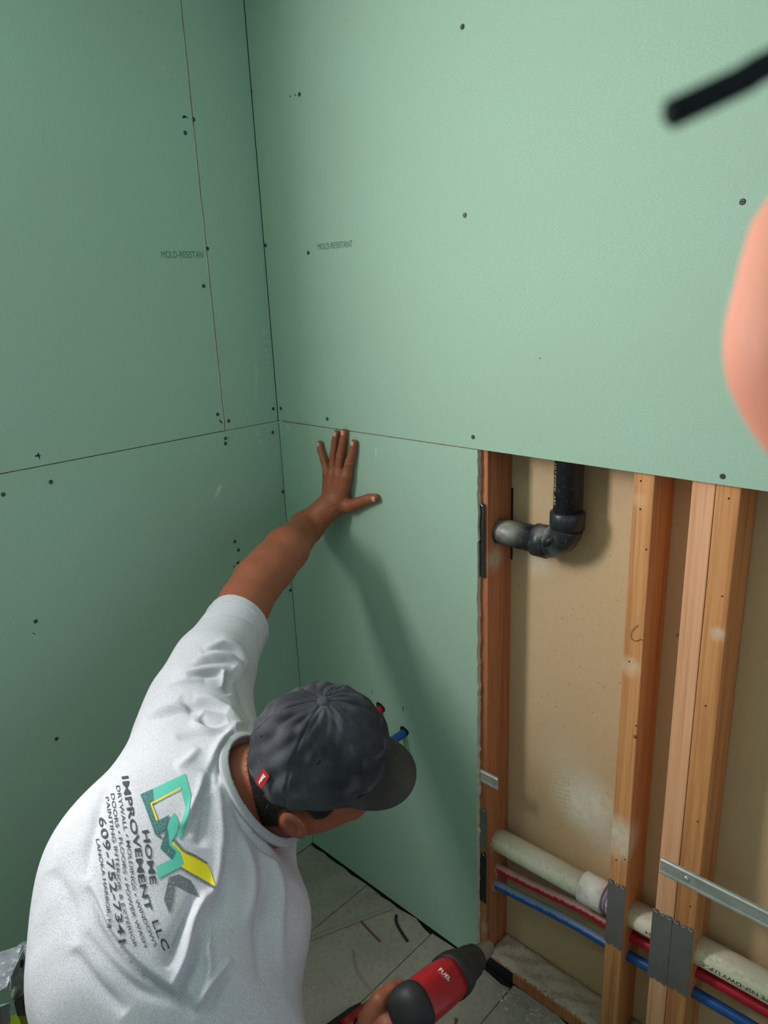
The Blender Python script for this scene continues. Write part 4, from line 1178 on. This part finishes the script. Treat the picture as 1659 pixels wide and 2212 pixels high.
# turned-down band below the crown
base = len(V); nb = 8
for j in range(1, nb+1):
    for i in range(NT):
        th_ = 2*math.pi*i/NT-math.pi; q = crown_pt(th_, 0); dn = (.019+.005*max(0, math.cos(th_)))*j/nb
        rear = .008*max(0, -math.cos(th_))*j/nb
        V.append(hd(q[0]*(1-.02*j/nb)+(.0008 if j in (3, 4) else 0)*math.cos(th_), q[1]*(1-.02*j/nb), q[2]-dn-rear))
for j in range(nb):
    for i in range(NT):
        a = (i if j == 0 else base+(j-1)*NT+i); b = ((i+1) % NT if j == 0 else base+(j-1)*NT+(i+1) % NT)
        F.append((base+j*NT+i, base+j*NT+(i+1) % NT, b, a))
crown = obj('crown', V, F, CAPM, cap, True)
mod = crown.modifiers.new('solid', 'SOLIDIFY'); mod.thickness = .0018; mod.offset = -1
# button
V, F = [], []
bp = hd(0, 0, .1180)
bm = bmesh.new(); bmesh.ops.create_uvsphere(bm, u_segments=20, v_segments=12, radius=.0100)
Mb = Matrix(((HF[0], HR[0], HU[0]*.62, bp[0]), (HF[1], HR[1], HU[1]*.62, bp[1]), (HF[2], HR[2], HU[2]*.62, bp[2]), (0, 0, 0, 1)))
bmesh.ops.transform(bm, matrix=Mb, verts=bm.verts); obj_bm('button', bm, CAPM, cap, True)
# raised seam tape over the crown (left front), as in the picture
pts = [hd(*(crown_pt(math.radians(t_), p_)*1.012)) for t_, p_ in ((-60, 1.47), (-60, 1.3), (-60, 1.1), (-60, .85), (-60, .5))]
tube_obj('seam_tape', catmull(pts, 6), .0030, CAPM, cap, 8)
# stitched eyelets
for th_, ph_ in ((math.radians(168), .62), (math.radians(38), .62), (math.radians(-150), .7), (math.radians(98), .66)):
    c = crown_pt(th_, ph_); nn = unit(np.array([c[0]/.110**2, c[1]/.088**2, c[2]/.118**2])); cw = hd(*(c+nn*.0006)); nw = MH.T@nn
    _, u, v = frame_of(nw)
    ring = [Vector(cw)+u*math.cos(a)*.0042+v*math.sin(a)*.0042 for a in np.linspace(0, 2*math.pi, 15)]
    Vv, Ff = tube(ring, .0009, 6); obj('eyelet', Vv, Ff, CAPSTITCH, cap, True)
# brim
V = []; F = []; nu, nv = 40, 22
def brim_pt(u, v):
    a = u*math.radians(72)                    # round the front of the crown
    q0 = np.array([.1075*math.cos(a), .0865*math.sin(a), -.010])
    rel = (max(0., 1-(abs(u))**2.4))**.85
    s = q0.copy(); s[0] += .053*rel*v; s[1] += .016*math.sin(a)*v*rel
    w_ = s[1]/.088
    s[2] = -.012-.020*w_*w_*v*rel-.016*v*rel-.014*v*v*rel-.004*v
    return s
for j in range(nv+1):
    for i in range(nu+1): V.append(hd(*brim_pt(i/nu*2-1, j/nv)))
for j in range(nv):
    for i in range(nu): q = j*(nu+1)+i; F.append((q, q+nu+1, q+nu+2, q+1))
brim = obj('brim', V, F, BRIMM, cap, True)
mod = brim.modifiers.new('solid', 'SOLIDIFY'); mod.thickness = .0032; mod.offset = -1
for k, vv in enumerate((.3, .5, .7, .88)):
    P = [hd(*(brim_pt(u, vv)+np.array((0, 0, .0004)))) for u in np.linspace(-.86, .86, 28)]
    Vv, Ff = tube(P, .0006, 5); obj('brim_stitching', Vv, Ff, CAPSTITCH, brim, True)
# red diamond tag on the rear of the cap
tgc = crown_pt(math.radians(143), .16); nn = unit(np.array([tgc[0]/.107**2, tgc[1]/.088**2, tgc[2]/.118**2*.5])); tw = hd(*(tgc+nn*.0050)); nw = unit(MH.T@nn+.5*unit(CAM-tw))
ih = -C3((1, 0, 0)); 
ux = C3((.93, .2, 0)); ux = unit(ux-nw*(ux@nw)); uy = np.cross(nw, ux); 
if (uy@C3((0, -1, 0))) < 0: uy = -uy
def plate(name, pts, th_, m, parent, off=0.):
    V = [tw+ux*x+uy*y+nw*off for x, y in pts]+[tw+ux*x+uy*y+nw*(off+th_) for x, y in pts]; n = len(pts)
    bm = bmesh.new(); vs = [bm.verts.new(v) for v in V]
    bm.faces.new(vs[:n]); bm.faces.new(vs[n:])
    for i in range(n): bm.faces.new((vs[i], vs[(i+1) % n], vs[n+(i+1) % n], vs[n+i]))
    return obj_bm(name, bm, m, parent)
S_ = .80/1000
tg = plate('tag', [(x*S_, y*S_) for x, y in ((-12, -10), (-1, 22), (14, 12), (3, -20))], .0012, TAGRED, cap)
plate('tag_mark', [(x*S_, y*S_) for x, y in ((-5, -8), (1, 12), (8, 8), (5, 5), (3, 2), (1, -6), (-1, -4), (-2, -13))], .0005, WHITE, tg, .0013)

# --- trousers and boots
Tr = Blob()
hip = cam(385, 2440, .99)
lh = hip+np.array((-.07, -.03, -.05)); rh = hip+np.array((.07, .02, -.06))
lk = np.array([.43, -.62, .46]); rk = np.array([.90, -.62, .42])
lf = np.array([.47, -.66, .10]); rf = np.array([.86, -.80, .10])
Tr.add(ellips(hip+np.array((0, 0, -.03)), (.175, .155, .14)), .05)
Tr.add(rcone(lh, lk, .105, .075), .05); Tr.add(rcone(rh, rk, .105, .075), .05)
Tr.add(rcone(lk, lf, .075, .060), .03); Tr.add(rcone(rk, rf, .075, .060), .03)
Tr.cut(lambda P: P[:, 2]-.085, .004)
surf('trousers', Cutz(Tr, .085), np.minimum.reduce([lh, rh, lk, rk, lf, rf])-.17, np.maximum.reduce([hip+.05, lh, rh, lk, rk, lf, rf])+.17, .006, TROUS, person)
def boot(f0, toe):
    Bo = Blob(); toe = np.array(toe); heel = np.array([f0[0], f0[1], .045]); d = unit(toe-heel)
    Bo.add(rcone(np.array([f0[0], f0[1], .17]), heel, .048, .045), .02)
    Bo.add(rcone(heel-d*.02, toe-d*.04, .044, .048), .02); Bo.add(rcone(toe-d*.05, toe, .046, .036), .02)
    Bo.cut(lambda P: P[:, 2]-.016, .003)
    o, _, _ = surf('boot', Cutz(Bo, .012), np.minimum(heel, toe)-.09, np.maximum(heel, toe)+np.array((.09, .09, .2)), .004, BOOT, person)
    # sole
    s = np.array([-d[1], d[0], 0]); out = []
    for t, w_ in ((-.075, .02), (-.06, .036), (0, .042), (.08, .043), (.14, .050), (.20, .046), (.225, .03)): out.append((t, w_))
    L_ = np.linalg.norm((toe-heel)[:2])+.04; k = L_/.225
    V = []
    for z in (.001, .018):
        for t, w_ in out: p_ = heel+d*t*k+s*w_; V.append((p_[0], p_[1], z))
        for t, w_ in out[::-1]: p_ = heel+d*t*k-s*w_; V.append((p_[0], p_[1], z))
    n = len(out)*2; F = [tuple(range(n))[::-1], tuple(range(n, 2*n))]+[(i, (i+1) % n, n+(i+1) % n, n+i) for i in range(n)]
    obj('sole', V, F, TOOLBLK, o)
boot(lf, (.505, -.475, .045)); boot(rf, (.86, -.60, .045))

# ================================================================== IMPACT DRIVER
drv = empty('impact_driver', tuple(DR+DA*.06), 'red and black cordless driver held in the lower hand', 'power tool')
def loft(name, secs, m, parent, n=28, expo=2.6):
    """secs: (along, radius h, radius s, shift h)"""
    V = []; F = []
    for a, rh_, rs_, sh_ in secs:
        for k in range(n):
            t = 2*math.pi*k/n; c, s = math.cos(t), math.sin(t)
            c = math.copysign(abs(c)**(2/expo), c); s = math.copysign(abs(s)**(2/expo), s)
            V.append(DR+DA*a+DH*(c*rh_+sh_)+NS*s*rs_)
    for i in range(len(secs)-1):
        for k in range(n): F.append((i*n+k, i*n+(k+1) % n, (i+1)*n+(k+1) % n, (i+1)*n+k))
    F.append(tuple(range(n))); F.append(tuple((len(secs)-1)*n+k for k in range(n)))
    bm = bmesh.new(); vs = [bm.verts.new(v) for v in V]
    for f_ in F: bm.faces.new([vs[i] for i in f_])
    return obj_bm(name, bm, m, parent, True)
hs = loft('housing', [(-.012, .010, .010, 0), (-.010, .020, .020, 0), (-.002, .027, .026, 0), (.015, .0315, .030, 0), (.045, .0335, .031, 0), (.080, .0335, .031, 0), (.098, .031, .029, 0), (.100, .028, .027, 0)], TOOLRED, drv, 40, 2.8)
loft('rear_bumper', [(-.018, .012, .012, 0), (-.016, .024, .023, 0), (-.008, .0315, .0300, 0), (.002, .0345, .0328, 0), (.010, .0350, .0332, 0), (.0105, .0320, .0305, 0)], TOOLBLK, drv, 40, 2.6)
loft('gear_case', [(.097, .031, .029, 0), (.100, .0345, .033, 0), (.114, .034, .033, 0), (.128, .029, .030, 0), (.138, .024, .026, 0), (.158, .0225, .024, 0), (.160, .019, .019, 0)], TOOLBLK, drv, 32, 2.3)
loft('collar_ring', [(.158, .0205, .0205, 0), (.160, .022, .022, 0), (.172, .021, .021, 0), (.174, .018, .018, 0)], TOOLBLK, drv, 28, 2.)
loft('nose_cone', [(.170, .0150, .0150, 0), (.178, .0150, .0150, 0), (.212, .0120, .0120, 0), (.218, .0085, .0085, 0), (.220, .004, .004, 0)], CHUCK, drv, 28, 2.)
# rubber strip along the camera side
P = [DR+DA*a+DH*.012+NS*.0300 for a in (.010, .04, .07, .095)]
P = [DR+DA*a+C3((.35, .9, -.2))*.0305 for a in (.002, .03, .06, .092)]
tube_obj('rubber_strip', catmull(P, 5), .0052, TOOLBLK, drv, 10)
# handle, trigger, foot
V, F = tube(catmull([DR+DA*.032+DH*.02, DR+DA*.030+DH*.06, DR+DA*.024+DH*.105, DR+DA*.02+DH*.13], 5), .0175, 18); obj('handle', V, F, TOOLBLK, drv, True)
V, F = tube(catmull([DR+DA*.052+DH*.034, DR+DA*.052+DH*.045, DR+DA*.048+DH*.06], 4), .008, 12); obj('trigger', V, F, TOOLRED, drv, True)
bm = bmesh.new(); bmesh.ops.create_cube(bm, size=1); bmesh.ops.bevel(bm, geom=bm.edges[:], offset=.14, segments=3, affect='EDGES')
c = DR+DA*.030+DH*.140
Mf = Matrix(((DA[0]*.080, DH[0]*.026, NS[0]*.05, c[0]), (DA[1]*.080, DH[1]*.026, NS[1]*.05, c[1]), (DA[2]*.080, DH[2]*.026, NS[2]*.05, c[2]), (0, 0, 0, 1)))
bmesh.ops.transform(bm, matrix=Mf, verts=bm.verts); foot = obj_bm('handle_foot', bm, TOOLRED, drv, True)
for a_ in (.012, .045):
    c_ = Vector(DR+DA*a_+DH*.140+NS*.0245); V, F = tube([c_, c_+Vector(NS)*.0012], .0055, 14); obj('foot_socket', V, F, TOOLBLK, foot)
bm = bmesh.new(); bmesh.ops.create_cube(bm, size=1); bmesh.ops.bevel(bm, geom=bm.edges[:], offset=.1, segments=2, affect='EDGES')
c = DR+DA*.030+DH*.170
Mf = Matrix(((DA[0]*.078, DH[0]*.036, NS[0]*.055, c[0]), (DA[1]*.078, DH[1]*.036, NS[1]*.055, c[1]), (DA[2]*.078, DH[2]*.036, NS[2]*.055, c[2]), (0, 0, 0, 1)))
bmesh.ops.transform(bm, matrix=Mf, verts=bm.verts); obj_bm('battery', bm, TOOLBLK, drv, True)
# lettering on the housing
hsV = [hs.matrix_world @ v.co for v in hs.data.vertices]; off_ = worldloc(hs)
bv2 = BVHTree.FromPolygons([v.co+off_ for v in hs.data.vertices], [tuple(p_.vertices) for p_ in hs.data.polygons])
def tool_text(s, a, b, h, bold):
    bm = text_mesh(s, 1., bold, 1.1); subdiv_long(bm, .2, 3)
    xs_ = [v.co.x for v in bm.verts]; x0, x1 = min(xs_), max(xs_); a = np.array(a, float); b = np.array(b, float); d = b-a; t = d/np.hypot(*d); n_ = np.array([t[1], -t[0]])
    dead = []
    for v in bm.verts:
        q = a+d*(v.co.x-x0)/(x1-x0)+n_*(v.co.y/.72*h); dd = Vector(ray(*q)).normalized()
        hit, nn_2, _, _ = bv2.ray_cast(Vector(CAM), dd)
        if hit is None: dead.append(v)
        else: v.co = hit-dd*.0006
    bmesh.ops.delete(bm, geom=dead, context='VERTS')
    obj_bm('lettering', bm, WHITE, hs)
tool_text('FUEL', (947, 2095), (970, 2119), 7.5, .02)
tool_text('·········', (943, 2098), (966, 2122), 5, .0)

# ================================================================== LADDER (bottom left)
# local frame: top plate seen from above, lime side rail going down
ld_e = empty('step_ladder', tuple(onZ(40, 2140, 0)*0+np.array([cam(40, 2130, 1.3)[0], cam(40, 2130, 1.3)[1], 0])), 'folding aluminium step ladder with lime rails behind the man', 'ladder')
L0 = cam(52, 2046, 1.30)          # upper far corner of the cap plate
ex_ = np.array([0, 1., 0]); 
def pl3(name, pts, thick, m, parent=ld_e, bev=.0):
    P = [np.array(p_) for p_ in pts]; n_ = unit(np.cross(P[1]-P[0], P[2]-P[0])); k = len(P)
    bm = bmesh.new(); a = [bm.verts.new(p_) for p_ in P]; b = [bm.verts.new(p_+n_*thick) for p_ in P]
    bm.faces.new(a); bm.faces.new(b)
    for i in range(k): bm.faces.new((a[i], a[(i+1) % k], b[(i+1) % k], b[i]))
    return obj_bm(name, bm, m, parent)
zt = L0[2]
def at_z(x, y, z): return onZ(x, y, z)
# aluminium tread (horizontal) running left out of the frame
tr = [at_z(50, 2044, zt), at_z(-90, 2090, zt), at_z(-110, 2200, zt), at_z(16, 2136, zt)]
pl3('tread', tr, .004, ALU)
dn = np.array((0, 0, -1.))
# side plate with two holes hanging under the tread's end
sp_ = [at_z(50, 2044, zt), at_z(16, 2136, zt)]
A_ = sp_[0]; B2 = sp_[1]; ss = unit(B2-A_)
wv = unit(cam(72, 2120, 1.27)-A_)
q = [A_, B2, cam(30, 2166, 1.27), cam(66, 2182, 1.27), cam(72, 2120, 1.27)]
# force the plate planar: vertical plane through the tread end
nrm_ = unit(np.cross(B2-A_, dn))
def onpl(x, y, off=0.):
    r_ = ray(x, y); t = ((A_+nrm_*off-CAM)@nrm_)/(r_@nrm_); return CAM+t*r_
q = [onpl(50, 2044), onpl(20, 2110), onpl(20, 2140), onpl(26, 2160), onpl(32, 2166), onpl(48, 2140), onpl(55, 2142), onpl(66, 2182), onpl(73, 2125), onpl(62, 2085)]
sd = pl3('side_plate', q, .003, ALU)
for x, y in ((43, 2082), (52, 2112)):
    c = Vector(onpl(x, y)); _, u, v = frame_of(nrm_)
    sgn = 1 if nrm_@(CAM-A_) > 0 else -1
    Vv, Ff = tube([c+Vector(nrm_)*sgn*.0002, c+Vector(nrm_)*sgn*.0042], .0062, 16); obj('hole', Vv, Ff, DARK, sd, False)
c = Vector(onpl(26, 2144)); Vv, Ff = tube([c, c+Vector(nrm_)*sgn*.006, c+Vector(nrm_)*sgn*.0075], [.009, .0085, .004], 16); obj('rivet', Vv, Ff, GALV, sd, True)
hb = pl3('hinge_block', [onpl(x, y, .006*sgn) for x, y in ((30, 2164), (48, 2150), (52, 2140), (65, 2180), (60, 2188), (38, 2196), (34, 2182))], .012, BLACKPL)
c = Vector(onpl(42, 2181, .006*sgn)); _s = Vector(nrm_)*sgn
Vv, Ff = tube([c-_s*.002, c+_s*.016, c+_s*.0175], [.0088, .0085, .005], 18); obj('rivet', Vv, Ff, GALV, hb, True)
bt = onpl(38, 2190); bt2 = onpl(66, 2186)
def down(p_, z): return np.array([p_[0]+.10*(p_[2]-z), p_[1]+.04*(p_[2]-z), z])
pl3('lime_rail', [bt, bt2, down(bt2, .02), down(bt, .02)], .02, LIME)
pr = [onpl(66, 2150, -.01*sgn), onpl(75, 2130, -.01*sgn), onpl(110, 2260, -.01*sgn), onpl(60, 2260, -.01*sgn)]
pl3('pale_rail', [onpl(70, 2125, -.012*sgn), onpl(78, 2130, -.012*sgn), onpl(125, 2320, -.012*sgn), onpl(70, 2320, -.012*sgn), onpl(62, 2190, -.012*sgn)], .010, PALELIME)
# second tread lower at the left edge
pl3('rail', [onpl(-60, 2200, .03*sgn), onpl(22, 2166, .03*sgn), onpl(24, 2260, .03*sgn), onpl(-60, 2300, .03*sgn)], .012, ALU)
# rails from the tread down to the floor so that it stands
for p_, dx_, dy_ in ((tr[1], -.02, .0), (tr[2], -.02, -.05), (tr[0], .03, .05)):
    p_ = np.array(p_); p_[0] = max(p_[0], .03)
    tube_obj('leg', [p_-np.array((0, 0, .001)), (max(p_[0]+dx_, .03), p_[1]+dy_, .012)], .012, ALU, ld_e, 12)
# ================================================================== the photographer's finger and cord close to the lens
Hn = Blob()
def cpt(x, y, d): return cam(x, y, d)
dF = .120
P = [cpt(1700, 560, dF), cpt(1745, 745, dF+.002), cpt(1850, 1010, dF+.006)]
Hn.add(rcone(cpt(1818, 530, dF), cpt(1814, 735, dF), .0145, .0152), .01)
Hn.add(rcone(cpt(1814, 735, dF), cpt(1910, 860, dF), .0152, .0160), .01)
Hn.add(rcone(cpt(1910, 860, dF), cpt(2100, 1050, dF+.01), .0160, .017), .01)
for k in range(3):
    a = cpt(2000, 700-k*190, dF+.01); b = cpt(2250, 800-k*120, dF+.012); c = cpt(2600, 1100-k*60, dF+.01)
    Hn.add(rcone(a, b, .008, .009), .004); Hn.add(rcone(b, c, .009, .010), .004)
Hn.add(ellips(cpt(2650, 1150, dF+.01), (.030, .040, .040)), .02)
Hn.add(rcone(cpt(2050, 1100, dF+.01), cpt(2650, 1150, dF+.01), .015, .02), .01)
Hn.add(rcone(cpt(2650, 1150, dF+.01), cpt(3400, 2100, dF+.03), .028, .028), .02)
hand2 = empty('hand', tuple(cpt(2650, 1150, dF+.01)), 'blurred pale fingertip bulging in from the right edge of the frame', 'hand')
q_ = np.array([cpt(1600, 400, dF), cpt(3500, 2300, dF+.04), cpt(2400, 300, dF)])
surf('fingers', Hn, q_.min(0)-.05, q_.max(0)+.05, .003, SKINP, hand2)
CORDM = mat('matte_black_cord', G(40, 42, 46), .95, spec=.05)
cord = tube_obj('cord', catmull([cam(1440, 251, .075), cam(1520, 213, .075), cam(1600, 175, .076), cam(1700, 126, .078), cam(2000, 60, .085), cam(2350, 300, .10)], 6), [.0010]+[.00155]*30, CORDM, None, 10)
tag(cord, 'blurred black cord end hanging in at the upper right', 'cord')
